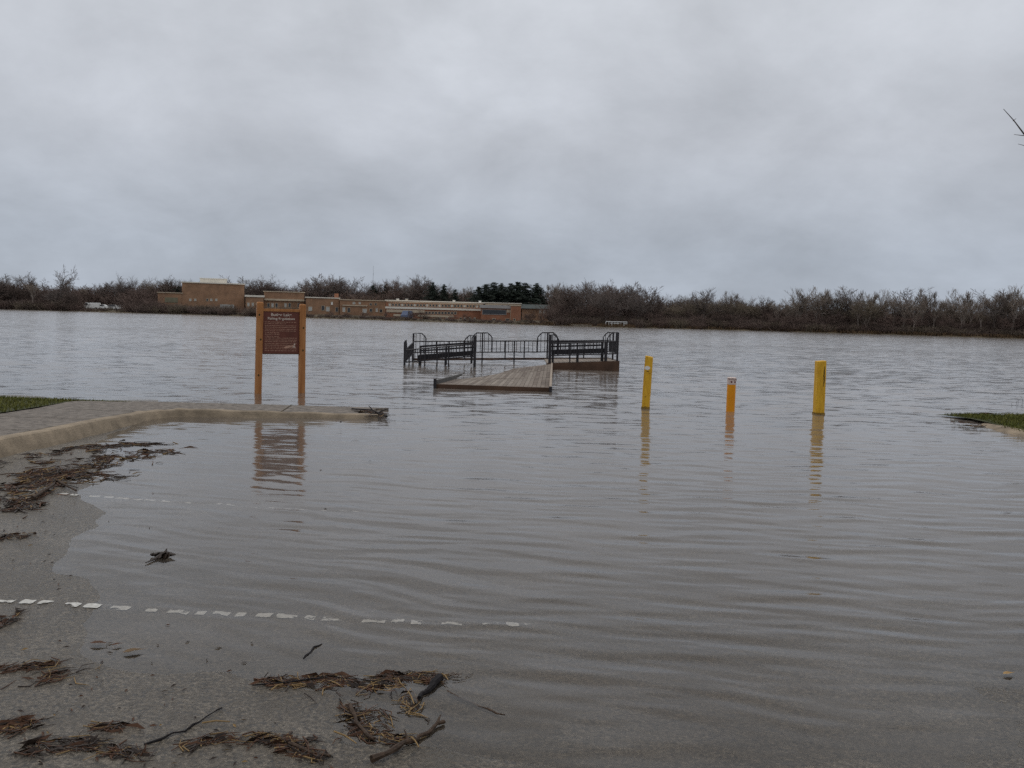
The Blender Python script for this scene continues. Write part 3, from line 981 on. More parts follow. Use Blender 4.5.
def wood():
    r = random.Random(31)

    def ok_build(px, D):
        # keep clear of the buildings' footprints
        if 150 < px < 308 and D < shore_d(px) + 62: return False
        if 300 <= px < 556 and D < shore_d(px) + 58: return False
        if 80 < px < 126 and D < shore_d(px) + 24: return False
        return True
    px = -24.0
    while px < 1050:
        # back row, full height
        D = shore_d(px) + (r.uniform(24, 42) if px < 770 and r.random() < .6 else r.uniform(3, 9))
        if 78 < px < 132: D = shore_d(px) + r.uniform(24, 40)
        if not ok_build(px, D): D = shore_d(px) + r.uniform(66, 88)
        l, g = seg(px)
        if 474 < px < 538:
            px += 6
            continue
        if px < 660: vs_ = [0, 0, 1, 5, 6, 2]
        elif px < 770: vs_ = [7, 7, 4, 6, 0]
        else: vs_ = [2, 3, 3, 2, 7]
        plant(r.choice(vs_), px, D, top_y(px) + abs(r.gauss(0, 3.0)) - (4.6 if px < 300 else 6.5 if px < 470 else 4.2 if px < 770 else 2.8), l, g, r.uniform(1.0, 1.45) if px < 770 else r.uniform(.9, 1.3))
        px += r.uniform(6.5, 10.0) if px < 770 else r.uniform(6.5, 10.5)
    px = -22.0
    while px < 1050:
        # middle row
        D = shore_d(px) + r.uniform(10, 20)
        if ok_build(px, D):
            l, g = seg(px)
            t = top_y(px); base = 317.5 + (px - 512) * 0.0262 + 4.5
            vs_ = [4, 6, 0, 1, 4] if px < 660 else [4, 7, 6, 7, 3]
            plant(r.choice(vs_), px, D, t + (base - t) * (r.uniform(0.05, 0.4) if px < 770 else r.uniform(.05, .5)), l, g, r.uniform(1.1, 1.6))
        px += r.uniform(7.5, 11.0)
    px = -20.0
    while px < 1050:
        # front row, low
        D = shore_d(px) + r.uniform(3.5, 8)
        if not (78 < px < 132 or 596 < px < 632 or 232 < px < 246 or 300 < px < 556):
            l, g = seg(px)
            t = top_y(px); base = 317.5 + (px - 512) * 0.0262 + 4.5
            if 152 < px < 300: t = base - 12
            vs_ = [4, 6, 4]
            lab = LOW[SEG.index(next(q for q in SEG if q[3] == g))]
            plant(r.choice(vs_), px, D, t + (base - t) * (r.uniform(0.30, 0.52) if px < 770 else r.uniform(.28, .6)), lab, 'low ' + g, r.uniform(1.3, 2.0))
        px += r.uniform(8, 12)
    # singles one can tell apart
    lt = VAR
    w, f = tree_chains(177, 10.0, spread=1.15, upright=0.25, trunk=0.66, nl=6, lean=(0.30, 0), kids=(6, 5, 4), twig=0.036, trad=.026)
    PROTO.append((w.mesh('trunk', M_bark[0]), f.mesh('crown', M_twig[1])))
    plant(len(PROTO) - 1, 51, shore_d(51) + 1.2, 263.5, 'tall bare tree leaning right, standing clear above the left shore wood', None, 1.0, rz=0.0)
    plant(1, 127, shore_d(127) + 26, 271.5, 'bare tree with a wide rounded crown rising left of the brick hall', None, 1.0)
    plant(5, 150, shore_d(150) + 66, 275, 'dense round topped bare tree just left of the brick hall roof', None, 1.2)
    plant(5, 272, 300, 272.5, 'wide bare tree rising between the brick hall and the wing behind the sign', None, 1.3)
    plant(1, 592, shore_d(592) + 26, 276.5, 'tallest bare tree in the wood above the white railing', None, 1.1)
    plant(2, 560, shore_d(560) + 22, 281, 'slim bare tree between the dark pines and the tall wood', None, 0.8)
    for i, px_ in enumerate((368, 374, 413, 340, 735)):
        pass
    # taller crowns standing out of the wood
    for k_, (sd, sp_, up_, tw_) in enumerate(((211, 1.05, .4, 1), (212, 0.8, .8, 4), (213, 1.25, .25, 0))):
        w, f = tree_chains(sd, 10.0, spread=sp_, upright=up_, trunk=.42, nl=8, kids=(6, 6, 5), twig=.034, trad=.034)
        PROTO.append((w.mesh('trunk', M_bark[1] if tw_ == 4 else M_bark[0]), f.mesh('crown', M_twig[tw_])))
    n0 = len(PROTO) - 3
    for v_, px_, t_, off, lab in ((0, 12, 273, 9, 'taller bare tree rising above the wood near the left edge'), (2, 33, 271, 10, 'taller bare tree just left of the tall leaning tree'),
                                  (0, 106, 280, 28, 'bare tree with a rounded crown behind the parked cars across the lake'), (2, 172, 274, 70, 'bare tree peeping over the left shoulder of the brick hall'),
                                  (0, 234, 275, 75, 'bare tree peeping over the right end of the hall roof'), (2, 259, 274, 70, 'bare tree standing above the small low wing beside the hall'),
                                  (0, 312, 273, 68, 'dark bare tree with a dense crown above the chimney block'), (2, 327, 273, 72, 'broad bare tree right of the dense crown above the chimney block'),
                                  (0, 346, 275, 70, 'bare tree left of the radio mast behind the school'), (2, 398, 275, 72, 'bare tree above the left end of the cream school'),
                                  (0, 413, 274, 70, 'tallest bare tree above the middle of the cream school'), (1, 463, 285, 70, 'thin bare tree before the gap of sky left of the pines'),
                                  (1, 547, 281, 62, 'thin bare tree just right of the dark pine clump'), (0, 577, 280, 12, 'bare tree left of the tallest tree above the white railing'),
                                  (2, 606, 278, 12, 'bare tree right of the tallest tree above the white railing'), (0, 626, 281, 12, 'bare round crowned tree on the right shoulder of the tall wood'),
                                  (0, 645, 285, 14, 'bare tree at the low right end of the tall wood'), (0, 700, 287, 10, 'rounded bare tree behind the short orange bollard'),
                                  (1, 732, 290, 10, 'pale bare tree just right of the short orange bollard'), (1, 795, 286, 8, 'pale bare tree rising left of the split yellow bollard'),
                                  (1, 822, 285, 8, 'tall pale bare tree above the split yellow bollard'), (0, 846, 285, 9, 'wide bare tree right of the split yellow bollard'),
                                  (1, 872, 288, 8, 'pale upright bare tree midway along the right shore wood'), (0, 905, 286, 9, 'rounded bare tree with the widest crown on the right shore'),
                                  (1, 928, 287, 8, 'pale bare tree left of the low gap in the right shore wood'), (1, 962, 287, 8, 'pale bare tree right of the low gap in the right shore wood'),
                                  (0, 988, 288, 8, 'bare tree second from the right end of the shore wood'), (1, 1010, 284, 8, 'tall pale bare tree at the right end of the shore wood')):
        plant(n0 + v_, px_, shore_d(px_) + off, t_, lab, None, 1.15 if v_ != 1 else .85)
    # thickets before the hall
    for px_, t, w_ in ((216, 305, 1.8), (233, 306, 1.5), (250, 306, 1.4)):
        plant(4, px_, shore_d(px_) + 7, t, 'round dark leafless thicket on the bank in front of the brick hall', 'thickets before the brick hall', w_)
    for px_, t, w_ in ((363, 309, 1.6), (411, 309, 1.5), (419, 306, 1.6), (451, 313, 2.0), (462, 312, 1.8), (525, 309.5, 1.6), (532, 308.5, 1.6), (541, 307.5, 1.6), (548, 307, 1.6), (556, 312, 2.0), (345, 315, 2.0), (384, 314, 1.8), (330, 316, 2)):
        plant(4 if int(px_) % 2 else 6, px_, shore_d(px_) + 6, t, 'bare brown shrub on the bank in front of the school buildings', 'shrubs before the school', w_, name='shrub')


wood()


# ---- conifers
def conifer_mesh(seed, H=10.0, base_w=2.4, gaps=0.2, irregular=0.25):
    r = random.Random(seed)
    t = MB(); c = MB()
    t.tube([(0, 0, -0.3), (0.05, 0, H * .5), (0, 0.03, H * .98)], [0.2, 0.11, 0.02], 6)
    z = H * 0.1
    while z < H * 0.99:
        f = 1 - (z - H * 0.1) / (H * 0.9)
        w = base_w * (f ** 0.6) * r.uniform(1 - irregular, 1 + irregular) + 0.08
        nb_ = max(4, int(10 * (0.4 + f)))
        for k in range(nb_):
            if r.random() < gaps: continue
            a = r.uniform(0, 6.283); L_ = w * r.uniform(0.6, 1.1)
            droop = r.uniform(-0.25, 0.12)
            p0 = Vector((0, 0, z + r.uniform(-.1, .1)))
            d = Vector((math.cos(a), math.sin(a), droop))
            ns = max(3, int(L_ * 6))
            for s_ in range(ns):
                q = p0 + d * L_ * (s_ + 0.6) / ns
                for _ in range(3):
                    o = Vector((r.gauss(0, .14), r.gauss(0, .14), r.gauss(0, .09)))
                    e = Vector((r.gauss(0, 1), r.gauss(0, 1), r.gauss(0, .5))).normalized() * r.uniform(.2, .42)
                    g = Vector((r.gauss(0, 1), r.gauss(0, 1), r.gauss(0, 1))).normalized() * r.uniform(.08, .16)
                    c.add([q + o - e - g * .3, q + o + g, q + o + e - g * .3], [(0, 1, 2)])
        z += H * 0.028
    return t.mesh('trunk', M_bark[0]), c.mesh('crown', M_need)


CON = [conifer_mesh(1, base_w=3.2, gaps=0.08), conifer_mesh(2, base_w=4.6, gaps=0.05, irregular=0.45), conifer_mesh(3, base_w=2.6, gaps=0.15)]


def conifer(vi, px, top, D, label, group=None, w=1.0):
    z = bank_z(px, D)
    H = Q(px, top, D).z - z
    o = empty('pine_tree', (colx(px, D), D, z), rnd.uniform(0, 6))
    o.scale = (H / 10 * w, H / 10 * w, H / 10)
    tag(o, label, 'tree', group)
    link('trunk', CON[vi][0], o); link('crown', CON[vi][1], o)


GP = 'dark pines behind the orange brick block'
for a in [(1, 476, 287, 258, 'dark pine at the left end of the pine clump behind the orange brick block', GP, .9), (1, 484, 284.5, 262, 'broad dark pine, second from the left of the pine clump', GP, 1.2),
          (1, 492, 282.5, 258, 'tall broad dark pine in the middle of the left half of the pine clump', GP, 1.2), (0, 499, 284, 263, 'narrow dark pine beside the gap of sky in the pine clump', GP, 1.0),
          (1, 508, 283.5, 259, 'dark pine just right of the gap in the pine clump', GP, 1.1), (1, 515, 282, 256, 'tall dark pine with the widest crown in the pine clump', GP, 1.3),
          (1, 522, 283, 261, 'dark pine on the right shoulder of the pine clump', GP, 1.2), (0, 534, 284, 257, 'pointed dark pine standing at the right end of the pine clump', GP, 1.15),
          (0, 371, 286, 292, 'pointed dark conifer behind the school just below the radio mast', None, 1.0), (1, 385, 284, 294, 'ragged dark conifer behind the middle of the school', None, .8),
          (1, 431, 282.5, 264, 'tall rounded dark conifer behind the right half of the school', None, 0.9), (0, 442, 285, 266, 'pointed dark conifer right of the tall rounded one behind the school', None, .9),
          (2, 453, 290, 265, 'small dark conifer near the right end of the school trees', None, 1.1), 
          (2, 318, 284, 340, 'dark evergreen mixed among bare trees above the brick wing', None, 1.2), (1, 178, 287, 312, 'dark evergreen bush crown at the left shoulder of the brick hall', None, 1.2),
          (1, 247, 288, 320, 'dark evergreen crown against the right side of the brick hall', None, .9)]:
    conifer(*(a[:2] + (a[2] - 1.2,) + a[3:6] + ((a[6] * 1.35,) if a[5] == GP else (a[6] * 1.1,))))


# ---- brush and reeds along the far bank
def merged(name, meshes_places, mats, label, cat):
    V, F, Mi, base = [], [], [], 0
    for me, loc, rz, sc, mi in meshes_places:
        n = len(me.vertices)
        co = np.empty(n * 3); me.vertices.foreach_get('co', co); co = co.reshape(-1, 3) * np.array(sc)
        c, s_ = math.cos(rz), math.sin(rz)
        co = np.stack([co[:, 0] * c - co[:, 1] * s_, co[:, 0] * s_ + co[:, 1] * c, co[:, 2]], -1) + np.array(loc)
        fi = np.empty(len(me.loops), dtype=np.int64); me.loops.foreach_get('vertex_index', fi)
        V.append(co); F.append(fi.reshape(-1, 4) + base); Mi.append(np.full(len(me.polygons), mi)); base += n
    V = np.concatenate(V); F = np.concatenate(F); Mi = np.concatenate(Mi)
    me = bpy.data.meshes.new(name)
    me.vertices.add(len(V)); me.vertices.foreach_set('co', V.ravel())
    me.loops.add(F.size); me.loops.foreach_set('vertex_index', F.ravel())
    me.polygons.add(len(F)); me.polygons.foreach_set('loop_start', np.arange(0, F.size, 4)); me.polygons.foreach_set('loop_total', np.full(len(F), 4))
    for m in mats: me.materials.append(m)
    me.polygons.foreach_set('material_index', Mi.astype(np.int32))
    me.update(calc_edges=True)
    o = link(name, me)
    tag(o, label, cat, kind='stuff')
    return o


def brush_mesh(seed):
    r = random.Random(seed)
    m = MB()
    for k in range(70):
        a = r.uniform(0, 6.28); sp = r.uniform(0.1, 0.9)
        p = Vector((r.gauss(0, .5), r.gauss(0, .5), -0.1))
        d = Vector((math.cos(a) * sp, math.sin(a) * sp, 1)).normalized()
        L_ = r.uniform(1.2, 2.6)
        q1 = p + d * L_ * .5 + Vector((r.gauss(0, .1), r.gauss(0, .1), 0)); q2 = p + d * L_ + Vector((r.gauss(0, .25), r.gauss(0, .25), -.1))
        m.tube([p, q1, q2], [0.028, 0.02, 0.012], 3, cap=False)
        for _ in range(3):
            s_ = r.uniform(.3, .9); o = p.lerp(q2, s_)
            m.tube([o, o + Vector((r.gauss(0, .35), r.gauss(0, .35), r.uniform(.1, .6)))], [0.016, 0.01], 3, cap=False)
    return m.mesh('brush', M_twig[2])


BR = [brush_mesh(i) for i in range(4)]
pl = []
r = random.Random(77)
px = -25.0
while px < 1055:
    n = 3
    for _ in range(n):
        D = shore_d(px) + r.uniform(1.2, 9)
        low = 300 < px < 556 or 80 < px < 128 or 232 < px < 246
        k = (r.uniform(2.0, 4.5) if low else r.uniform(5, 12)) * D / 880 / 2.6
        if low and r.random() < 0.4: continue
        if 598 < px < 631: D = shore_d(px) + r.uniform(5, 10)
        x_ = px + r.uniform(-2, 2)
        pl.append((r.choice(BR), (colx(x_, D), D, bank_z(x_, D)), r.uniform(0, 6.28), (k * 1.5, k * 1.5, k), r.choice([0, 0, 1, 2])))
    px += 3.1
merged('undergrowth', pl, [M_twig[2], M_twig[0], M_twig[3]], 'tangled brown brush along the far bank under the trees', 'brush')
pl = []
px = -25.0
while px < 1055:
    if not (150 < px < 560):
        for _ in range(2):
            D = shore_d(px) + r.uniform(12, 40)
            if 80 < px < 128 and D < shore_d(px) + 26: continue
            k = r.uniform(11, 27) * D / 880 / 2.6
            x_ = px + r.uniform(-3, 3)
            pl.append((r.choice(BR), (colx(x_, D), D, bank_z(x_, D)), r.uniform(0, 6.28), (k * 1.3, k * 1.3, k), r.choice([0, 0, 1])))
    else:
        D = shore_d(px) + r.uniform(66, 100)
        for _ in range(2):
            k = r.uniform(15, 30) * (.75 if 470 < px < 545 else 1) * D / 880 / 2.6
            pl.append((r.choice(BR), (colx(px, D), D, bank_z(px, D)), r.uniform(0, 6.28), (k * 1.5, k * 1.5, k), r.choice([0, 0, 1])))
    px += 2.2
merged('undergrowth', pl, [M_twig[2], M_twig[0]], 'dense brown saplings filling the far wood between the trunks', 'brush')


def reeds():
    r = random.Random(55)
    m = MB()
    for _ in range(9000):
        px = r.uniform(-20, 1050)
        if px < 520 and r.random() < 0.75: continue
        D = shore_d(px) + r.uniform(0.2, 3.0)
        x = colx(px, D); z = bank_z(px, D)
        h = r.uniform(0.2, 0.5) * (1.5 if px > 540 else 0.7)
        a = r.uniform(0, 3.14); w = 0.045
        lx, ly = r.gauss(0, .15), r.gauss(0, .15)
        dx, dy = math.cos(a) * w, math.sin(a) * w
        m.add([(x - dx, D - dy, z - .05), (x + dx, D + dy, z - .05), (x + dx + lx, D + dy + ly, z + h), (x - dx + lx, D - dy + ly, z + h * .95)], [(0, 1, 2, 3)])
    tag(m.build('reeds', M_reed), 'low strip of dry tan reeds along the waterline of the far shore', 'reeds', kind='stuff')


reeds()

# pale launch path on the far bank
pa = MB()
p0, p1 = 574, 583
q = []
for px_, off in ((569, 0.4), (590, 0.4), (581, 16), (575, 16)):
    D = shore_d(px_) + off
    q.append((colx(px_, D), D, bank_z(px_, D) + 0.25 + off * 0.05))
pa.add(q + [(a[0], a[1], a[2] - 1.0) for a in q], [(0, 1, 2, 3), (0, 4, 5, 1), (1, 5, 6, 2), (2, 6, 7, 3), (3, 7, 4, 0)])
tag(pa.build('path', M_sand), 'pale path running down to the far water edge left of the white railing', kind='structure')


# ------------------------------------------------------------------ buildings on the far shore
def lx(px, ex, D):
    """local x on a front turned to the lake, seen in column px"""
    t = (px - 512) / FPX
    th = math.atan2(-ex, D)
    return float((t * D - ex) / (math.cos(th) - t * math.sin(th)))


def bld(name, label, D, px0, px1, top, base, depth, wall, roof=None, roof_t=0.35, over=0.25, group=None):
    """block facing the lake; px/py give its extents at distance D"""
    xa, xb = colx(px0, D), colx(px1, D)
    pm = (px0 + px1) / 2
    zt, zb = Q(pm, top, D).z, 0.1
    ec = (xa + xb) / 2
    e = empty(name, (ec, D, zb), math.atan2(-ec, D))
    tag(e, label, 'building', group)
    w = lx(px1, ec, D) - lx(px0, ec, D)
    MB().span(-w / 2, w / 2, 0, depth, -0.6, zt - zb).build('wall', wall, e)
    if roof:
        MB().span(-w / 2 - over, w / 2 + over, -over, depth + over, zt - zb, zt - zb + roof_t).build('roof', roof, e)
    return e, w, zt - zb


def zat(px, py, D):
    return Q(px, py, D).z - 0.1


def win(e, ex, D, px0, px1, py0, py1, glass, frame=None, proud=0.0):
    """window set into a frame on the lake side of building e (its centre at world x = ex)"""
    xa, xb = lx(px0, ex, D), lx(px1, ex, D)
    pm = (px0 + px1) / 2
    z1, z0 = zat(pm, py0, D), zat(pm, py1, D)
    m = MB()
    t = 0.09
    y0, y1 = -0.10 - proud, -0.003 - proud
    m.span(xa, xb, y0, y1, z1 - t, z1); m.span(xa, xb, y0, y1, z0, z0 + t)
    m.span(xa, xa + t, y0, y1, z0 + t, z1 - t); m.span(xb - t, xb, y0, y1, z0 + t, z1 - t)
    o = m.build('window', frame or M_cream, e)
    MB().span(xa + t, xb - t, -0.05 - proud, -0.004 - proud, z0 + t, z1 - t).build('pane', glass, o)


def band(name, e, ex, D, px0, px1, py0, py1, m, proud=0.12, back=0.002):
    xa, xb = lx(px0, ex, D), lx(px1, ex, D)
    pm = (px0 + px1) / 2
    z1, z0 = zat(pm, py0, D), zat(pm, py1, D)
    return MB().span(xa, xb, -proud, -back, z0, z1).build(name, m, e)


# tall hall
e, w, h = bld('school_hall', 'tall windowless tan brick hall with a white stepped roof', 268, 181.5, 243.5, 283.6, 309, 24, M_brick, M_white, 0.3)
ex = e.location.x
xa, xb = lx(199, ex, 268), lx(226, ex, 268)
MB().span(xa, xb, 3, 16, h + 0.3, h + 1.55).build('roof_house', M_white, e)
MB().span(xa - .2, xb + .2, 2.8, 16.2, h + 1.55, h + 1.75).build('roof_house_cap', M_wpaint, e)
band('canopy', e, ex, 268, 219, 233, 304.5, 308.5, M_pglass, 1.6)
for i, a in enumerate((188, 193, 205, 209, 214)):
    win(e, ex, 268, a, a + 2.6, 298.5, 301.2, M_pglass if i != 2 else M_glass)
e, w, h = bld('school_wing', 'lower tan brick wing on the left of the tall brick hall', 264, 157, 181.2, 293, 309, 16, M_brick, M_cream, 0.2)
ex = e.location.x
band('wall_panel', e, ex, 264, 164, 177, 297.5, 302.5, mat('grey_green_panel', (0.17, 0.16, 0.11), 0.9, 0.2, 0.5), 0.08)
e, w, h = bld('school_wing', 'small low wing with a pale flat roof between the hall and the sign', 262, 244.5, 262.5, 297.0, 309, 14, M_brick, M_white, 0.55)
ex = e.location.x
for a in (246, 250.5, 255): win(e, ex, 262, a, a + 2.5, 302.5, 306.5, M_pglass)
e, w, h = bld('school_wing', 'two storey tan brick wing rising directly behind the sign board', 266, 263, 303, 292.2, 311, 22, M_brick, M_cream, 0.22)
ex = e.location.x
band('fascia', e, ex, 266, 263, 303, 299, 300.8, M_cream, 0.5)
for a in (266, 270, 274, 283, 287, 296): win(e, ex, 266, a, a + 2.7, 303, 307.5, M_pglass if a in (270, 283) else M_glass)

# brick block right of the sign
e, w, h = bld('school_block', 'brown brick two storey block with white blinds just right of the sign', 262, 304.5, 338, 298.2, 314, 22, M_brick, M_white, 0.3)
ex = e.location.x
for a, b, c, d_, g in ((307, 311, 306.5, 311, M_pglass), (320, 323.5, 305.5, 310.5, M_glass), (324.5, 328.5, 306.5, 311.5, M_pglass), (329.4, 331.6, 301.5, 305, M_wpaint), (334, 337, 307, 312, M_glass)):
    win(e, ex, 262, a, b, c, d_, g)
MB().span(colx(338, 262) - ex - 1.5, colx(338, 262) - ex - 0.3, 4, 6, h + .3, h + 1.6).build('chimney', M_brick2, e)
e, w, h = bld('school_block', 'brown brick block with a thin white parapet and window groups', 263, 338.5, 384, 300.6, 316, 22, M_brick, M_cream, 0.25)
ex = e.location.x
band('fascia', e, ex, 263, 341, 366, 305, 306, M_cream, 0.3)
for a, b, c, d_, g in ((341, 344, 307, 312, M_pglass), (346, 349, 307.5, 312.5, M_glass), (351, 354, 301.8, 304.4, M_pglass), (357, 359.5, 301.8, 304.4, M_pglass), (361, 365.5, 308.5, 313, M_pglass), (368, 371, 308.5, 312, M_glass), (374, 376.6, 308, 312, M_pglass), (378, 381, 309, 312.5, M_glass), (368, 370.5, 303, 305.4, M_glass), (373, 375.5, 303, 305.4, M_glass)):
    win(e, ex, 263, a, b, c, d_, g)

# long two storey school
e, w, h = bld('school_building', 'long low cream banded school building with two rows of windows', 238, 384.5, 482, 302.0, 319, 20, M_brick2, M_white, 0.25)
ex = e.location.x
band('fascia', e, ex, 238, 385, 481, 302.6, 303.3, M_cream, 0.35)
n = 0
for a in np.arange(387, 478, 3.1):
    dy = (a - 384) * 0.03
    win(e, ex, 238, a, a + 2.5, 303.3 + dy * .6, 306.0 + dy * .6, M_glass if n % 4 else M_pglass); n += 1
e2, w2, h2 = bld('school_annex', 'single storey cream fronted annex below the long school building', 226, 385, 479, 309.6, 321, 11, M_brick2, M_white, 0.5)
ex2 = e2.location.x
band('fascia', e2, ex2, 226, 385, 423, 309.8, 312.6, M_cream, 0.25)
band('wall_panel', e2, ex2, 226, 392, 411, 314.2, 316.4, M_cream, 0.2)
for a in np.arange(423.5, 453, 3.2):
    win(e2, ex2, 226, a, a + 2.7, 311.3 + (a - 423) * .012, 314.2 + (a - 423) * .012, M_glass)
band('wall_panel', e2, ex2, 226, 416, 452, 315.0, 317.0, M_cream, 0.15)
for a, g in ((458, M_glass), (462, M_pglass), (467, M_glass), (472, M_pglass), (444, M_pglass), (437, M_pglass)):
    win(e2, ex2, 226, a, a + 2.4, 317.2, 320.2, g)
# end block
e, w, h = bld('school_block', 'orange brick end block with a pale roof and one long dark window band', 214, 479.5, 508.5, 308.3, 322, 16, M_brick2, M_rgrey, 0.75, 0.4)
ex = e.location.x
win(e, ex, 214, 480.5, 504.5, 309.6, 314.6, M_glass, M_rgrey)
win(e, ex, 214, 490.5, 494, 318.3, 320.4, M_glass)
win(e, ex, 214, 503.8, 507.8, 318.4, 321, M_glass)
band('wall_panel', e, ex, 214, 505, 508, 309.5, 312.5, M_cream, 0.1)
e, w, h = bld('stair_tower', 'narrow plain orange brick tower at the right end of the school', 213, 508.9, 519, 306, 322, 9, M_brick2, M_cream, 0.2, .1)
ex = e.location.x
win(e, ex, 213, 511.5, 514, 318.5, 320.8, M_glass)
e, w, h = bld('school_wing', 'cream upper storey showing behind and above the orange brick end block', 240, 483, 519, 303.4, 315, 9, M_cream, M_white, 0.2, .2)
for a in (487, 493, 499, 505): win(e, e.location.x, 240, a, a + 2.6, 304.6, 306.2, M_glass)
# green roofed building
D = 236
e, w, h = bld('lodge', 'low building with a dark green pitched roof right of the brick tower', D, 520, 546, 308.6, 322, 12, M_brick)
rp_ = MB()
rh = zat(535, 304.2, D)
rp_.add([(-w / 2 - .5, -.6, h), (w / 2 + .5, -.6, h), (w / 2 + .5, 12.6, h), (-w / 2 - .5, 12.6, h), (-w / 2 - .5, 6, rh), (w / 2 + .5, 6, rh)], [(0, 1, 5, 4), (2, 3, 4, 5), (1, 2, 5), (3, 0, 4), (3, 2, 1, 0)])
rp_.build('roof', M_green, e)
for a in (537, 541, 545): win(e, e.location.x, D, a, a + 2.4, 310, 313.5, M_pglass)
# pieces on the long roof
for i, (px_, k) in enumerate(((396, M_white), (405, M_cream), (452, M_white), (478, M_wpaint))):
    D = 243
    zb = Q(px_, 302.0 + (px_ - 433) * .0262, 238).z + 0.25
    v = empty('roof_vent', (colx(px_, D), D, zb))
    tag(v, ['white roof vent above the left part of the long school', 'cream roof vent beside the white one on the long school', 'white roof vent above the right part of the long school', 'bright white roof vent at the right end of the long school'][i], 'vent', 'roof vents on the long school')
    MB().box((0, 0, .2), (.7, .7, .4), top=.85).build('housing', k, v)
    MB().box((0, 0, .445), (.85, .85, .08)).build('cap', M_wpaint, v)

# mast
D = 420
z0 = bank_z(371, D); z1 = Q(371.5, 266, D).z
ms = empty('radio_mast', (colx(371.3, D), D, z0))
tag(ms, 'thin grey radio mast rising above the trees behind the school', 'mast')
m = MB()
hh = z1 - z0
for k in range(3):
    a = k * 2.094
    m.tube([(math.cos(a) * .22, math.sin(a) * .22, 0), (math.cos(a) * .1, math.sin(a) * .1, hh * .85)], .022, 4)
for j in range(24):
    za, zb = hh * .85 * j / 24, hh * .85 * (j + 1) / 24
    ra, rb_ = .22 - .12 * j / 24, .22 - .12 * (j + 1) / 24
    a, b = (j % 3) * 2.094, ((j + 1) % 3) * 2.094
    m.tube([(math.cos(a) * ra, math.sin(a) * ra, za), (math.cos(b) * rb_, math.sin(b) * rb_, zb)], .014, 3)
M_mast = mat('galvanised', (0.25, 0.26, 0.28), 0.6, 0.1, 3)
m.build('lattice', M_mast, ms)
MB().tube([(0, 0, hh * .8), (0, 0, hh)], .05, 5).build('antenna', M_mast, ms)

# white railing on the far bank
D = shore_d(614) + 2.6
wd = empty('railing', (colx(614.5, D), D, bank_z(614, D) + .25))
tag(wd, 'small white railing standing on the far bank above the reeds', 'railing')
xa, xb = colx(604, D) - colx(614.5, D), colx(625, D) - colx(614.5, D)
for k in range(8):
    x = xa + (xb - xa) * k / 7
    MB().span(x - .045, x + .045, -.04, .04, -.2, .80).build('post', M_wpaint, wd)
MB().span(xa - .05, xb + .05, -.09, -.045, .68, .82).build('top_rail', M_wpaint, wd)
MB().span(xa + .9, xa + 2.9, -.09, -.045, .36, .46).build('mid_rail', M_wpaint, wd)
MB().span(xb - .75, xb - .1, -.09, -.045, .30, .40).build('mid_rail', M_wpaint, wd)


# cars on the far shore
def car(px, D, paint, label, rz=0.0, group=None, L_=4.6, van=False):
    z = bank_z(px, D) + 0.02
    e = empty('parked_car', (colx(px, D), D, z), rz)
    tag(e, label, 'car', group)
    hl = L_ / 2
    H1, H2 = (0.95, 1.48) if not van else (1.1, 2.0)
    side = [(-hl, .35), (-hl + .05, .8), (-hl + .3, H1), (-hl * .55, H1 + .02), (-hl * .28, H2 - .05), (hl * .35, H2), (hl * .78, H1 + .06), (hl - .05, H1 - .05), (hl, .4), (hl - .2, .28), (-hl + .2, .28)]
    if van: side = [(-hl, .35), (-hl + .05, 1.0), (-hl + .5, H1), (-hl + 1.0, H2 - .05), (hl - .1, H2), (hl, .5), (hl - .2, .3), (-hl + .2, .3)]
    m = MB()
    nn = len(side)
    v = [(x, -.86 if z_ < H1 + .05 else -.7, z_) for x, z_ in side] + [(x, .86 if z_ < H1 + .05 else .7, z_) for x, z_ in side]
    m.add(v, [tuple(range(nn)), tuple(nn + i for i in reversed(range(nn)))] + [(i, i + nn, (i + 1) % nn + nn, (i + 1) % nn) for i in range(nn)])
    m.build('body', paint, e)
    for sgn in (-1, 1):
        y = sgn * 0.80
        a = [(-hl * .45, H1 + .05), (-hl * .25, H2 - .1), (hl * .32, H2 - .07), (hl * .6, H1 + .08)]
        if van: a = [(-hl + .65, H1 + .1), (-hl + 1.05, H2 - .15), (-hl + 1.9, H2 - .15), (-hl + 1.9, H1 + .1)]
        g = MB(); g.add([(x, y + sgn * .07 if z_ < H1 + .2 else y - sgn * .06, z_) for x, z_ in a], [(0, 1, 2, 3)]); g.build('side_window', M_glass, e)
        for x in (-hl * .62, hl * .62):
            wv = MB(); wv.tube([(x, sgn * .66, .32), (x, sgn * .90, .32)], .32, 12); wh = wv.build('wheel', M_tyre, e)
            MB().tube([(x, sgn * .905, .32), (x, sgn * .92, .32)], .18, 8).build('rim', M_rgrey, wh)
    return e


car(90.5, shore_d(90) + 16, M_wpaint, 'white van parked among the trees, left of the other pale cars', 0.1, 'vehicles on the far left shore', 5.2, True)
car(101, shore_d(101) + 18, M_wpaint, 'white car parked beside the white van across the lake', 0.0, 'vehicles on the far left shore')
car(111.5, shore_d(111) + 19, M_rgrey, 'grey car parked between two white cars across the lake', 0.05, 'vehicles on the far left shore')
car(121, shore_d(121) + 17, M_wpaint, 'white car at the right end of the row left of the brick hall', -0.05, 'vehicles on the far left shore')
car(405.5, shore_d(405) + 10, M_blue, 'blue car parked on the bank in front of the cream annex', 1.35, None, 4.4, True)


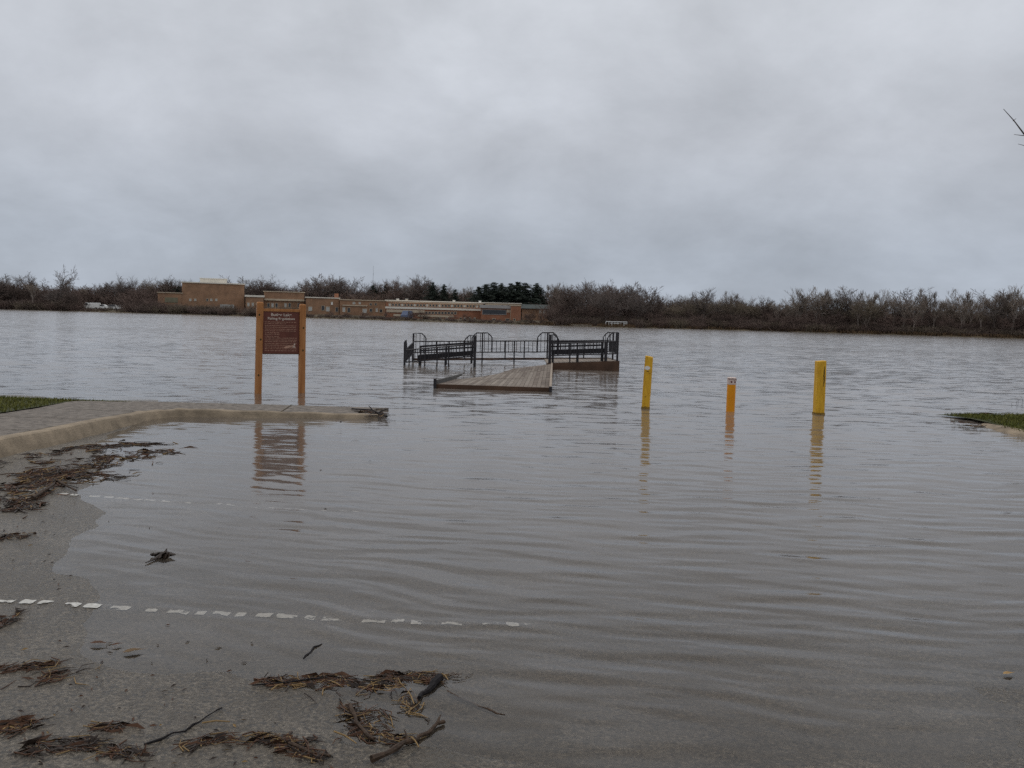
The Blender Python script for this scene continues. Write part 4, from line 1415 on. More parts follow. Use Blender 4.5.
# ------------------------------------------------------------------ regulation sign
def sign():
    a, b = P(258, 393.5, 0), P(301.5, 393.0, 0)
    mid = (a + b) / 2
    ang = math.atan2(b.y - a.y, b.x - a.x)
    hw = (b - a).length / 2
    e = empty('notice_sign', (mid.x, mid.y, 0), ang)
    tag(e, 'brown fishing regulations board on two cedar posts standing in the water', 'sign')
    sc = mid.y / FPX
    zt = (393.5 - 303.5) * sc
    for sgn, nm in ((-1, 'post'), (1, 'post')):
        m = MB()
        top = zt + (0.015 if sgn < 0 else -0.005)
        x = sgn * hw; lean = 0.03 if sgn < 0 else 0.006
        w_ = 0.058
        zs = [-0.7, 0.0, 0.6, 1.2, top - .02, top]
        vv = []
        for i, z in enumerate(zs):
            k = w_ if i < 5 else w_ - .014
            ox = lean * z / top
            for (sx, sy) in ((-1, -1), (1, -1), (1, 1), (-1, 1)):
                vv.append((x + ox + sx * k, sy * k, z))
        ff = [(3, 2, 1, 0)] + [(i * 4 + q, i * 4 + (q + 1) % 4, (i + 1) * 4 + (q + 1) % 4, (i + 1) * 4 + q) for i in range(5) for q in range(4)] + [tuple(20 + q for q in range(4))]
        m.add(vv, ff)
        po = m.build('post', M_cedar, e, bevel=0.006)
        kn = MB()
        rr_ = random.Random(4 + sgn)
        for z in ((0.35, 1.02, 1.48) if sgn < 0 else (0.82, 1.25)):
            cx_ = x + lean * z / top + rr_.uniform(-.02, .03) * (1 if sgn < 0 else .5)
            n = 9
            kn.add([(cx_ + math.cos(6.283 * q / n) * .016 * rr_.uniform(.7, 1.2), -w_ - .003, z + math.sin(6.283 * q / n) * .021 * rr_.uniform(.7, 1.2)) for q in range(n)], [tuple(range(n))])
        kn.build('knot', M_crack, po)
    z1, z0 = (393.5 - 312.0) * sc, (393.5 - 354.3) * sc
    x0, x1 = -hw + .058 + 0.024, hw - .058 + .004
    MB().span(x0 - .02, x1 + .02, -.03, .03, z1 + .002, z1 + .055).build('top_board', M_cedar, e, bevel=.004)
    MB().span(x0, x1, -.02, .02, z0, z1).build('panel', M_panel, e, bevel=.004)
    MB().span(x0, x1, -.028, -.0215, z0, z0 + .012).build('lower_edge', M_crack, e)
    W_ = x1 - x0
    cxp = (x0 + x1) / 2

    def text(s_, size, z, wmax, m):
        cu = bpy.data.curves.new('lettering', 'FONT')
        cu.body = s_; cu.size = size; cu.align_x = 'CENTER'; cu.extrude = 0.001; cu.offset = 0.0018
        ob = bpy.data.objects.new('tmp', cu)
        COL.objects.link(ob)
        bpy.context.view_layer.update()
        me = bpy.data.meshes.new_from_object(ob.evaluated_get(bpy.context.evaluated_depsgraph_get()))
        COL.objects.unlink(ob); bpy.data.objects.remove(ob)
        co = [v.co.copy() for v in me.vertices]
        wx = max(c.x for c in co) - min(c.x for c in co)
        k = wmax / wx
        for v in me.vertices: v.co = Vector((v.co.x * k, 0, 0)) + Vector((cxp, -.0235 - v.co.z * .8, z + v.co.y))
        me.materials.clear(); me.materials.append(m)
        link('lettering', me, e)
    text('Butler Lake', 0.070, z1 - .078, W_ * .57, M_letter)
    text('Fishing Regulations', 0.062, z1 - .148, W_ * .74, M_letter)
    # body text too small to read: rows of word-length marks
    rr_ = random.Random(9)
    m = MB()
    z = z1 - .20
    row = 0
    while z > z0 + .045:
        x = x0 + .035
        end = x1 - .05 if row not in (1, 6, 7, 8) else x0 + W_ * (.62 if row == 1 else .45)
        while x < end - .02:
            w_ = rr_.uniform(.015, .06)
            xx = x
            while xx < min(x + w_, end):
                hgt = rr_.choice([.011, .011, .016])
                m.span(xx, xx + .0055, -.0228, -.0205, z, z + hgt)
                m.span(xx, xx + .008, -.0224, -.0206, z + rr_.choice([0.0, .005, .008]), z + .0035 + rr_.choice([.004, .008]))
                xx += .0105
            x += w_ + .013
        z -= .0365 if row % 2 else .031
        row += 1
    m.build('small_print', M_letter2, e)
    # small emblem at the lower right: a pale peak above a leaping outline
    em = MB()
    ex_, ez = x0 + W_ * .86, z0 + .165
    em.add([(ex_ - .02, -.0225, ez), (ex_ + .022, -.0225, ez + .006), (ex_ + .008, -.0225, ez + .055)], [(0, 1, 2)])
    em.add([(ex_ - .05, -.0225, ez - .03), (ex_ + .03, -.0225, ez - .04), (ex_ + .012, -.0225, ez - .012), (ex_ - .03, -.0225, ez - .01)], [(0, 1, 2, 3)])
    em.build('emblem', M_letter, e)
    em2 = MB()
    c = (x0 + W_ * .68, z0 + .14)
    n = 14
    em2.add([(c[0] + math.cos(6.283 * k / n) * .07, -.0225, c[1] + math.sin(6.283 * k / n) * .022 + math.cos(6.283 * k / n) * .012) for k in range(n)], [tuple(range(n))])
    em2.add([(c[0] + .06, -.0225, c[1] + .012), (c[0] + .1, -.0225, c[1] + .045), (c[0] + .095, -.0225, c[1] - .01)], [(0, 1, 2)])
    em2.build('emblem', M_letter2, e)


sign()


# ------------------------------------------------------------------ bollards
def square_post(name, e, w, d, h, lean, mats, slant=0.0, depth=0.7):
    m = MB()
    zs = [-depth, 0.0, h * .33, h * .66, h]
    vv = []
    rr_ = random.Random(int(h * 1000))
    for i, z in enumerate(zs):
        for (sx, sy) in ((-1, -1), (1, -1), (1, 1), (-1, 1)):
            zz = z + (slant * sx if i == 4 else 0)
            j = rr_.uniform(-.0025, .0025)
            vv.append((sx * w / 2 + lean[0] * z + j, sy * d / 2 + lean[1] * z, zz))
    ff = [(3, 2, 1, 0)] + [(i * 4 + q, i * 4 + (q + 1) % 4, (i + 1) * 4 + (q + 1) % 4, (i + 1) * 4 + q) for i in range(4) for q in range(4)] + [tuple(16 + q for q in range(4))]
    m.add(vv, ff)
    return m.build(name, mats, e, bevel=0.012)


def bollards():
    g = 'yellow bollards standing in the flooded lake access'
    # left
    p = P(645.5, 408.5, 0); sc = p.y / FPX
    e = empty('bollard', (p.x, p.y, 0), R(-14))
    tag(e, 'yellow painted wooden bollard with a round white sticker near its top', 'bollard', g)
    h = 52.5 * sc; w = 7.6 * sc; lean = 0.034
    square_post('post', e, w, w * .9, h, (lean, 0), M_yel, -.012)
    z = h - 11.5 * sc
    n = 16
    m = MB()
    ra = [(math.cos(6.283 * k / n) * 2.7 * sc, math.sin(6.283 * k / n) * 2.0 * sc) for k in range(n)]
    x0 = lean * z - .012
    m.add([(x0 + a, -w * .45 - .004, z + b) for a, b in ra] + [(x0 + a, -w * .45 + .004, z + b) for a, b in ra], [tuple(range(n))] + [(k, (k + 1) % n, n + (k + 1) % n, n + k) for k in range(n)])
    m.build('sticker', M_stick, e)
    mk = MB()
    for (dz, dx_, ww) in ((.17, .0, .05), (.2, .03, .03), (.62, -.01, .022), (.8, .0, .035)):
        zz = h - dz - .1
        mk.span(lean * zz + dx_ - ww / 2, lean * zz + dx_ + ww / 2, -w * .45 - .0035, -w * .45 + .001, zz, zz + .014)
    mk.build('scuff', M_grime, e)
    MB().span(-w / 2 - .004 + lean * .03, w / 2 + .004 + lean * .03, -w * .45 - .006, w * .45 + .006, -.08, .035).build('waterline_stain', M_grime, e)
    # middle
    p = P(730.3, 411.5, 0); sc = p.y / FPX
    e = empty('bollard', (p.x, p.y, 0), R(5))
    tag(e, 'short orange yellow marker post with a pale reflector band and two dark dots', 'bollard', g)
    h = 34.5 * sc; w = 8.6 * sc; hb = 7.2 * sc
    m = MB()
    rr2 = w / 2
    m.tube([(0, 0, -.7), (0, 0, h - hb)], rr2, 20)
    m.build('post', M_org, e, smooth=False)
    m = MB(); m.tube([(0, 0, h - hb), (0, 0, h - .008), (0, 0, h)], [rr2 + .003, rr2 + .003, rr2 - .008], 20); m.build('reflector_band', M_pink, e)
    for dx_ in (-.026, .034):
        m = MB()
        y = -math.sqrt(max(1e-6, (rr2 + .003) ** 2 - dx_ ** 2)) - .003
        m.tube([(dx_, y + .012, h - hb * .62), (dx_, y, h - hb * .62)], [.016, .016], 10)
        m.build('dot', M_red, e)
    m = MB()
    rq = random.Random(3)
    for k in range(9):
        th = -2.6 + k * .26
        x, y = math.cos(th) * (rr2 + .005), math.sin(th) * (rr2 + .005)
        z0 = h - .012 - rq.uniform(0, .02)
        m.tube([(x, y, z0), (x * 1.0, y * 1.0, z0 - rq.uniform(.012, .03))], .0045, 4)
    m.build('band_pattern', M_red, e)
    # right
    p = P(818.5, 414.0, 0); sc = p.y / FPX
    e = empty('bollard', (p.x, p.y, 0), R(7))
    tag(e, 'tall yellow wooden bollard split by a dark crack down its right side', 'bollard', g)
    h = 53.5 * sc; w = 9.0 * sc
    square_post('post', e, w, w * .9, h, (-.012, 0), M_yel, .006)
    m = MB()
    rq = random.Random(6)
    zz = h * .52
    xx = w * .20
    prev = None
    pts_ = []
    while zz < h * .93:
        pts_.append((xx, zz)); zz += .04; xx += rq.uniform(-.006, .008)
    v, f = [], []
    for i, (x, z) in enumerate(pts_):
        ww = .0075 * math.sin(math.pi * (i + .3) / len(pts_)) + .002
        v += [(x - ww - .012 * z, -w * .45 - .003, z), (x + ww - .012 * z, -w * .45 - .003, z)]
    for i in range(len(pts_) - 1): f.append((2 * i, 2 * i + 1, 2 * i + 3, 2 * i + 2))
    m.add(v, f); m.build('crack', M_crack, e)
    MB().span(-w / 2 - .004, w / 2 + .004, -w * .45 - .006, w * .45 + .006, -.08, .03).build('waterline_stain', M_grime, e)


bollards()


# ------------------------------------------------------------------ fishing pier
PX0, PX1, PY0, PY1 = -3.38, 3.27, 26.9, 29.6
ZFL, ZFR, ZBL, ZBR = -0.16, 0.31, 0.04, 0.25


def tilt(o, drop=0.0):
    """the flooded pier has settled at its near left corner: warp a flat-built part to the deck's twisted plane"""
    me = o.data
    for v in me.vertices:
        s_ = (v.co.x - PX0) / (PX1 - PX0); t = (v.co.y - PY0) / (PY1 - PY0)
        zf = float(np.interp(s_, [0, .32, .67, 1], [-.16, .09, .17, .30]))
        zb = .06 + .20 * s_
        v.co.z += zf * (1 - t) + zb * t - drop
    return o


def pier():
    e = empty('fishing_pier', (0, 0, 0))
    tag(e, 'black railed fishing pier platform half sunk at its left end', 'pier')
    for nm, xa_, xb_, n, drop in (('deck', PX0, 1.05, 30, .36), ('deck', 1.06, PX1, 16, 0.0)):
        d = MB()
        for k in range(n):
            xa = xa_ + (xb_ - xa_) * k / n; xb = xa_ + (xb_ - xa_) * (k + 1) / n - .012
            d.span(xa, xb, PY0 + .05, PY1 - .05, -.035, 0.0)
        tilt(d.build(nm, M_plank2, e), drop)
    fs = MB()
    for k in range(8):
        xa = 1.06 + (PX1 - 1.06) * k / 8; xb = 1.06 + (PX1 - 1.06) * (k + 1) / 8
        fs.span(xa, xb, PY0, PY0 + .045, -.33, .012)
    tilt(fs.build('front_fascia', M_fasc, e))
    fs = MB(); fs.span(PX1 - .045, PX1, PY0 + .05, PY1, -.33, .012); tilt(fs.build('side_fascia', M_fasc, e))
    fs = MB(); fs.span(PX0, PX0 + .045, PY0 + .05, PY1, -.33, -.2); tilt(fs.build('side_fascia', M_fasc, e))
    for k in range(1):
        fs = MB()
        for q in range(8):
            xa = PX0 + .05 + (PX1 - PX0 - .1) * q / 8; xb = PX0 + .05 + (PX1 - PX0 - .1) * (q + 1) / 8
            fs.span(xa, xb, PY1 - .045, PY1, -.035, .035)
        tilt(fs.build('back_fascia', M_fasc, e))

    LOW, HIGH, BOT = 0.605, 0.88, 0.235
    TR = 0.021

    def railing(a, b, arches, posts, y_or=None, low=LOW, high=HIGH, bal=0.135):
        """a, b: plan points; arches: list of (s0, s1, left shoulder, right shoulder) in metres from a"""
        A = Vector((a[0], a[1], 0)); B = Vector((b[0], b[1], 0)); ln = (B - A).length; u = (B - A) / ln
        def pt(s_, z): q = A + u * s_; return (q.x, q.y, z)
        for nm, z_, r_ in (('top_rail', low, TR), ('bottom_rail', BOT, TR * .9)):
            m = MB()
            m.tube([pt(ln * k / 12, z_) for k in range(13)], r_, 5)
            tilt(m.build(nm, M_steel, e))
        m = MB()
        s_ = bal * .7
        while s_ < ln:
            zt = low
            for (s0, s1, l_, r_) in arches:
                if s0 < s_ < s1:
                    zt = high
                    c = .16
                    if l_ and s_ < s0 + c: zt = high - (1 - (s_ - s0) / c) * .15
                    if r_ and s_ > s1 - c: zt = high - (1 - (s1 - s_) / c) * .15
            m.tube([pt(s_, BOT), pt(s_, zt)], .013, 4)
            s_ += bal
        tilt(m.build('balusters', M_steel, e))
        for (s0, s1, l_, r_) in arches:
            m = MB()
            pts_ = [pt(s0, BOT)]
            if l_: pts_ += [pt(s0, high - .16), pt(s0 + .05, high - .09), pt(s0 + .15, high)]
            else: pts_ += [pt(s0, high)]
            if r_: pts_ += [pt(s1 - .15, high), pt(s1 - .05, high - .09), pt(s1, high - .16)]
            else: pts_ += [pt(s1, high)]
            pts_ += [pt(s1, BOT)]
            m.tube(pts_, TR, 5)
            tilt(m.build('arch_rail', M_steel, e))
        for s_, top, w_ in posts:
            m = MB(); q = pt(s_, 0)
            m.span(q[0] - w_, q[0] + w_, q[1] - w_, q[1] + w_, -.3 if w_ > .02 else -.02, top)
            tilt(m.build('post', M_steel, e))

    yb = PY1 - .09
    def sx(px): return colx(px, yb) - PX0
    railing((PX0 + .03, yb), (PX1 - .03, yb), [(.01, sx(424), False, True), (sx(470), sx(490), True, True), (sx(535.5), sx(555.5), True, True), (sx(601), sx(611), True, False)],
            [(.01, HIGH, .028), (sx(435), LOW, .017), (sx(447.5), LOW, .017), (sx(463), LOW, .017), (sx(480.5), HIGH, .022), (sx(503.5), LOW, .02), (sx(512.5), LOW, .022), (sx(522.5), LOW, .02), (sx(545.5), HIGH, .026), (sx(568), LOW, .02), (sx(582), LOW, .02), (sx(611), HIGH, .028)])
    yf = PY0 + .12
    # ends
    railing((PX1 - .06, yf), (PX1 - .06, yb - .03), [(.0, .45, False, True)], [(0, HIGH, .03), (1.2, LOW, .02)], bal=.085)
    railing((PX0 + .06, yf), (PX0 + .06, yb - .03), [(.0, .45, False, True)], [(0, HIGH - .02, .03), (1.2, LOW, .02)], bal=.085)
    # front rails left and right of the gangway opening, with benches behind them
    xl = colx(474, yf); xr = colx(549, yf)
    railing((PX0 + .06, yf), (xl, yf), [(xl - PX0 - .06 - .34, xl - PX0 - .06, True, False)], [(xl - PX0 - .06, HIGH - .02, .04), (.62, LOW, .018), (1.0, LOW, .018), (1.35, LOW, .018)], bal=.085)
    railing((xr, yf), (PX1 - .06, yf), [(.0, .26, False, True), (PX1 - .06 - xr - .32, PX1 - .06 - xr, True, False)], [(0, HIGH, .042), (.62, LOW, .018), (colx(605, yf) - xr, LOW, .04)], bal=.085)
    for xa, xb in ((PX0 + .45, xl - .06), (xr + .06, colx(604, yf))):
        yb_ = yf + .10
        nb_ = 6
        def strip(m, y0, y1, z0, z1):
            for k in range(nb_):
                m.span(xa + (xb - xa) * k / nb_, xa + (xb - xa) * (k + 1) / nb_, y0, y1, z0, z1)
        b = MB()
        for j in range(3): strip(b, yb_ + j * .13, yb_ + j * .13 + .11, .34, .385)
        strip(b, yb_ - .02, yb_ - .003, .26, .41)
        se = tilt(b.build('bench_seat', M_steel, e))
        b = MB()
        strip(b, yb_ + .42, yb_ + .45, .60, .66); strip(b, yb_ + .41, yb_ + .44, .47, .52)
        tilt(b.build('bench_back', M_steel, e))
        for x in (xa + .05, (xa + xb) / 2, xb - .05):
            b = MB(); b.span(x - .025, x + .025, yb_ + .02, yb_ + .07, 0, .339); b.span(x - .025, x + .025, yb_ + .37, yb_ + .42, 0, .62)
            tilt(b.build('bench_leg', M_steel, e))


pier()


def gangway():
    e = empty('gangway', (0, 0, 0))
    tag(e, 'tan plank gangway ramp floating askew in front of the pier', 'gangway')
    NL, NR, FR_, FL_ = Vector((-1.60, 18.8, .085)), Vector((.79, 18.6, .085)), Vector((1.17, 26.75, .17)), Vector((-1.13, 26.75, -.17))

    def at(s_, t, z=0):
        q = (NL * (1 - s_) + NR * s_) * (1 - t) + (FL_ * (1 - s_) + FR_ * s_) * t
        return q + Vector((0, 0, z))
    dk = MB()
    rr_ = random.Random(12)
    nrow = 3
    for rI in range(nrow):
        t0, t1 = rI / nrow + .004, (rI + 1) / nrow - .004
        n = 26
        for k in range(n):
            s0, s1 = (k + .03) / n, (k + .97) / n
            if s0 < .025: pass
            mi = (1 if k % 2 == 0 else 0) if rI < 2 and 2 < k < n - 2 else rr_.choice([0, 2])
            if rr_.random() < .15: mi = 2
            st = 5
            for q in range(st):
                a, b = t0 + (t1 - t0) * q / st, t0 + (t1 - t0) * (q + 1) / st
                m2 = mi if 0 < q < st - 1 or rr_.random() < .4 else 0
                z = .002 * (k % 2)
                dk.add([at(s0, a, z), at(s1, a, z), at(s1, b, z), at(s0, b, z), at(s0, a, -.04), at(s1, a, -.04), at(s1, b, -.04), at(s0, b, -.04)],
                       [(0, 1, 2, 3), (7, 6, 5, 4), (0, 4, 5, 1), (1, 5, 6, 2), (2, 6, 7, 3), (3, 7, 4, 0)], m2)
    dk.build('deck', [M_plank, M_plank2, M_plank3], e)
    sub = MB()
    for rI in range(12):
        a, b = rI / 12, (rI + 1) / 12
        sub.add([at(.02, a, -.044), at(.98, a, -.044), at(.98, b, -.044), at(.02, b, -.044)], [(0, 1, 2, 3)])
    sub.build('underdeck', M_plank3, e)

    def edge(name, s0, s1, z0, z1, m, t0=0.0, t1=1.0):
        b = MB()
        for q in range(12):
            a, c = t0 + (t1 - t0) * q / 12, t0 + (t1 - t0) * (q + 1) / 12
            b.add([at(s0, a, z0), at(s1, a, z0), at(s1, c, z0), at(s0, c, z0), at(s0, a, z1), at(s1, a, z1), at(s1, c, z1), at(s0, c, z1)],
                  [(3, 2, 1, 0), (4, 5, 6, 7), (0, 1, 5, 4), (1, 2, 6, 5), (2, 3, 7, 6), (3, 0, 4, 7)])
        return b.build(name, m, e)
    edge('edge_board', 1.0, 1.022, -.15, .03, M_edge, .004)
    edge('edge_board', -.022, 0.0, -.15, .085, M_gedge, .004)
    b = MB()
    for q in range(6):
        s0, s1 = -.022 + 1.044 * q / 6, -.022 + 1.044 * (q + 1) / 6
        A, B = at(s0, 0), at(s1, 0)
        nrm = Vector((0, -1, 0))
        b.add([A + nrm * .05 + Vector((0, 0, -.2)), B + nrm * .05 + Vector((0, 0, -.2)), B + Vector((0, -.002, -.2)), A + Vector((0, -.002, -.2)),
               A + nrm * .05 + Vector((0, 0, .004)), B + nrm * .05 + Vector((0, 0, .004)), B + Vector((0, -.002, .004)), A + Vector((0, -.002, .004))],
              [(3, 2, 1, 0), (4, 5, 6, 7), (0, 1, 5, 4), (1, 2, 6, 5), (2, 3, 7, 6), (3, 0, 4, 7)])
    b.build('end_board', M_fasc, e)
    for s_, h0 in ((-.018, .12), (1.012, .03)):
        q = at(s_, 0)
        b = MB(); b.span(q.x - .03, q.x + .03, q.y - .115, q.y - .055, -.25, q.z + h0); b.build('corner_post', M_steel, e)


gangway()


# ------------------------------------------------------------------ drifted debris on the lot
def mat_of_debris(label, line, width, n, seed, length=(0.03, 0.13), straw=.18, red=.35, thick=.004, lift=.006, plane=None):
    """matted strips and stems scattered about a polyline given as lot points"""
    r = random.Random(seed)
    pts_ = [G(*q) if plane is None else P(q[0], q[1], plane) for q in line]
    L_ = [0]
    for a, b in zip(pts_[:-1], pts_[1:]): L_.append(L_[-1] + (b - a).length)
    mb = MB()
    ncl = max(4, n // 10)
    cls = []
    for _ in range(ncl):
        s_ = r.random() * L_[-1]
        i = max(k for k in range(len(L_)) if L_[k] <= s_); i = min(i, len(pts_) - 2)
        t = (s_ - L_[i]) / max(1e-6, L_[i + 1] - L_[i])
        d = (pts_[i + 1] - pts_[i]).normalized()
        nrm = Vector((-d.y, d.x, 0))
        c_ = pts_[i].lerp(pts_[i + 1], t) + nrm * r.gauss(0, width * .6) + d * r.gauss(0, width * .4)
        cls.append((c_, math.atan2(d.y, d.x) + r.gauss(0, .5), width * r.uniform(.2, .75), r.random() ** 2 + .1))
    wts = [c_[3] for c_ in cls]
    for _ in range(n):
        c_, ca, cw, _w = r.choices(cls, wts)[0]
        if r.random() < .25: cw *= 2.8
        q = c_ + Vector((math.cos(ca), math.sin(ca), 0)) * r.gauss(0, cw * 1.1) + Vector((-math.sin(ca), math.cos(ca), 0)) * r.gauss(0, cw * .4)
        ang = ca + r.gauss(0, .6)
        ln = r.uniform(*length)
        dd = Vector((math.cos(ang), math.sin(ang), 0)); nn_ = Vector((-dd.y, dd.x, 0))
        bend = r.gauss(0, .18) * ln
        zb = max(gz(q.x, q.y), -0.004) if plane is None else plane
        zs = [zb + .003 + abs(r.gauss(0, lift)) for _ in range(3)]
        P3 = [q - dd * ln / 2, q + nn_ * bend, q + dd * ln / 2]
        P3 = [Vector((p.x, p.y, z)) for p, z in zip(P3, zs)]
        u_ = r.random()
        mi = 2 if u_ < straw else (1 if u_ < straw + red else 0)
        if mi == 2 or r.random() < .74:
            mb.tube(P3, [thick * r.uniform(.4, 1.0)] * 2 + [thick * .3], 4, mi)
        else:
            ww = r.uniform(.5, 1.0) * (.012 if length[1] > .15 else .0055)
            tw = Vector((0, 0, r.uniform(-.012, .012)))
            mb.add([P3[0] - nn_ * ww * .3, P3[0] + nn_ * ww * .3, P3[1] + nn_ * ww + tw, P3[1] - nn_ * ww - tw, P3[2]], [(0, 1, 2, 3), (3, 2, 4)], mi)
    o = mb.build('plant_debris', M_deb)
    tag(o, label, 'debris', kind='stuff')
    return o


DB = [('broad mat of brown reeds and leaves washed up beside the kerb', [(30, 478), (70, 468), (105, 462), (140, 459), (168, 459)], .22, 420, .17, .4),
      ('thin mat of brown litter along the foot of the kerb', [(0, 466), (40, 457), (80, 449), (120, 446), (168, 447)], .12, 260, .12, .35),
      ('mat of brown stalks near the waterline on the left', [(20, 492), (45, 487), (62, 480), (90, 475)], .2, 280, .15, .5),
      ('scattered brown stalks on the asphalt at the left edge', [(0, 500), (25, 508), (45, 500)], .15, 120, .1, .4),
      ('thin string of litter on dry asphalt left of the waterline', [(0, 541), (20, 535), (40, 531)], .06, 90, .1, .3),
      ('thin streak of litter near the left end of the white line', [(0, 625), (15, 618), (30, 610)], .06, 70, .1, .4),
      ('clump of brown litter at the left edge below the white line', [(0, 671), (20, 667), (48, 664)], .04, 130, .12, .5),
      ('loose brown stalks trailing from the clump at the left edge', [(15, 692), (28, 684), (60, 676), (90, 690)], .06, 60, .1, .5),
      ('dark clump of wet leaves low at the left edge', [(0, 734), (15, 728), (34, 722)], .04, 130, .1, .4),
      ('long dark mat of wet leaves near the bottom left', [(36, 746), (60, 748), (95, 744), (125, 753), (150, 755)], .035, 260, .1, .25),
      ('small dark clump of leaves above the bottom left mat', [(96, 730), (112, 728)], .03, 60, .2, .3),
      ('thin trail of leaf bits across the bottom of the lot', [(150, 752), (190, 747), (230, 737), (270, 740), (310, 745)], .03, 180, .25, .3),
      ('large tangle of brown reeds and straw left of the black stick', [(262, 684), (300, 682), (340, 684), (375, 690), (398, 688)], .045, 400, .25, .4),
      ('brown leaf mat joining the top of the black stick', [(380, 682), (405, 678), (430, 680), (452, 681)], .035, 200, .15, .4),
      ('straw wisps between the brown and black sticks', [(398, 700), (410, 706), (408, 716), (385, 716)], .05, 70, .4, .4),
      ('leaf litter caught along the crossing sticks at the bottom', [(345, 706), (360, 725), (385, 743), (415, 742), (440, 728)], .035, 220, .2, .35),
      ('dark litter trail by the bottom edge of the lot', [(270, 738), (292, 748), (325, 760)], .035, 160, .15, .3),
      ('broken bits and twigs at the tip of the pavement', [(366, 412), (378, 413), (384, 418)], .16, 130, .05, .3),
      ('dark twigs along the tip of the grass island', [(938, 414), (955, 415), (985, 414), (1024, 416)], .07, 150, .08, .3),
      ('brown drift at the near edge of the grass island', [(962, 423), (972, 425), (985, 428)], .08, 50, .1, .4)]
for i, (lab, line, wd_, n, st, rd) in enumerate(DB):
    big = line[0][1] < 520
    mat_of_debris(lab, line, wd_, int(n * (1.0 if big else .8)), 40 + i, (.05, .22) if big else (.025, .12), st * .85, rd, .006 if big else .0028, .008 if big else .003, .04 if 'pavement' in lab else (.03 if 'grass island' in lab else None))

# loose specks
r = random.Random(90)
mb = MB()
for _ in range(230):
    px_, py_ = r.uniform(-5, 420) * r.random() ** .5, r.uniform(470, 768)
    if px_ > 80 and py_ < 640 and r.random() < .93: continue
    q = G(px_, py_); ln = r.uniform(.005, .02); a = r.uniform(0, 6.28)
    d = Vector((math.cos(a), math.sin(a), 0)) * ln; nn_ = Vector((-d.y, d.x, 0)) * .3
    z = max(q.z, -.002) + .004
    o = Vector((q.x, q.y, z))
    mb.add([o - d, o + nn_, o + d, o - nn_ * .6 + Vector((0, 0, .005))], [(0, 1, 2, 3)], r.choice([0, 0, 1, 1, 2]))
tag(mb.build('leaf_litter', M_deb), 'tiny scattered leaf bits on the dry asphalt', 'litter', kind='stuff')


def stick(name, label, line, rad, m, z=.012, forks=(), cat='stick', n=7, jit=.006, plane=None):
    r = random.Random(len(label))
    pts_ = [G(*q) if plane is None else P(q[0], q[1], plane) for q in line]
    out = []
    seg_ = len(pts_) - 1
    for i in range(seg_):
        for k in range(3):
            q = pts_[i].lerp(pts_[i + 1], (k + (.35 * r.random() if k else 0)) / 3)
            out.append(Vector((q.x + r.gauss(0, jit), q.y + r.gauss(0, jit), max(q.z, -.006) + z + r.gauss(0, jit * .3))))
    q = pts_[-1]; out.append(Vector((q.x, q.y, max(q.z, -.006) + z)))
    base = out[0].copy()
    e = MB()
    nn_ = len(out)
    rads = [rad * (1 - .45 * i / nn_) * r.uniform(.65, 1.25) for i in range(nn_)]
    e.tube([p - base for p in out], rads, n)
    for (t, dx_, dy_, dz, rr_) in forks:
        p = out[int(t * (nn_ - 1))] - base
        e.tube([p, p + Vector((dx_, dy_, dz)) * .6, p + Vector((dx_, dy_, dz))], [rr_, rr_ * .8, rr_ * .4], 5)
    o = e.build(name, m, None)
    o.location = base
    tag(o, label, cat)
    return o


stick('driftwood_stick', 'thick wet black stick lying beside the reed tangle', [(441, 683), (430, 692), (419, 703)], .017, M_wood_wet, .016)
stick('driftwood_stick', 'brown split reed stem running down to the crossing sticks', [(348, 708), (358, 724), (374, 742)], .010, M_wood_br, .012)
stick('driftwood_stick', 'brown bark covered branch lying across the bottom of the lot', [(372, 764), (402, 747), (420, 740), (444, 726)], .012, M_wood_br, .014, ((.5, -.02, .05, .02, .005), (.95, .01, .05, .01, .006)))
stick('twig', 'slender dark twig pointing right of the black stick', [(447, 695), (480, 709), (505, 718)], .0055, M_wood_br, .004)
stick('twig', 'short dark twig above the reed tangle', [(304, 661), (313, 655), (322, 648)], .006, M_wood_wet, .006)
stick('twig', 'long thin dark twig slanting up across the lower left', [(148, 744), (180, 732), (208, 718), (222, 709)], .0045, M_wood_wet, .005)
stick('twig', 'dark forked twig ending at the bottom edge', [(276, 737), (300, 751), (330, 758)], .008, M_wood_br, .008)
stick('twig', 'brown branch lying across the left litter mat', [(32, 502), (48, 492), (57, 484), (76, 494)], .014, M_wood_br, .03)
stick('twig', 'dark reed stalk stretched along the top of the tangle', [(255, 686), (330, 680), (390, 684)], .0035, M_wood_wet, .01)
stick('twig', 'dark broken branch stub at the end of the pavement', [(352, 410.5), (372, 411.5), (380, 415), (387, 418)], .02, M_wood_wet, .02, ((.6, .12, .1, .05, .01), (.4, -.08, .1, .06, .01)), plane=.03)
for i, (px_, py_, a, ln, lab) in enumerate(((216, 727, .1, .1, 'pale straw lying alone left of the leaf trail'), (277, 691, .9, .07, 'short pale straw below the left end of the reed tangle'), (345, 742, -.5, .13, 'pale straw pointing down to the crossing sticks'),
                                            (415, 747, -.9, .08, 'pale straw crossing the bark covered branch'), (411, 704, -1.1, .12, 'pale straw standing out beside the black stick'), (445, 684, -.9, .07, 'pale straw at the top of the black stick'))):
    q = G(px_, py_)
    d = Vector((math.cos(a), math.sin(a) * 1.6, 0)).normalized() * ln / 2
    m = MB(); m.tube([-d, Vector((0, 0, .006)), d], [.003, .0032, .002], 5)
    o = m.build('straw', M_deb[2]); o.location = (q.x, q.y, max(q.z, -.002) + .018)
    tag(o, lab, 'straw', 'pale straws')


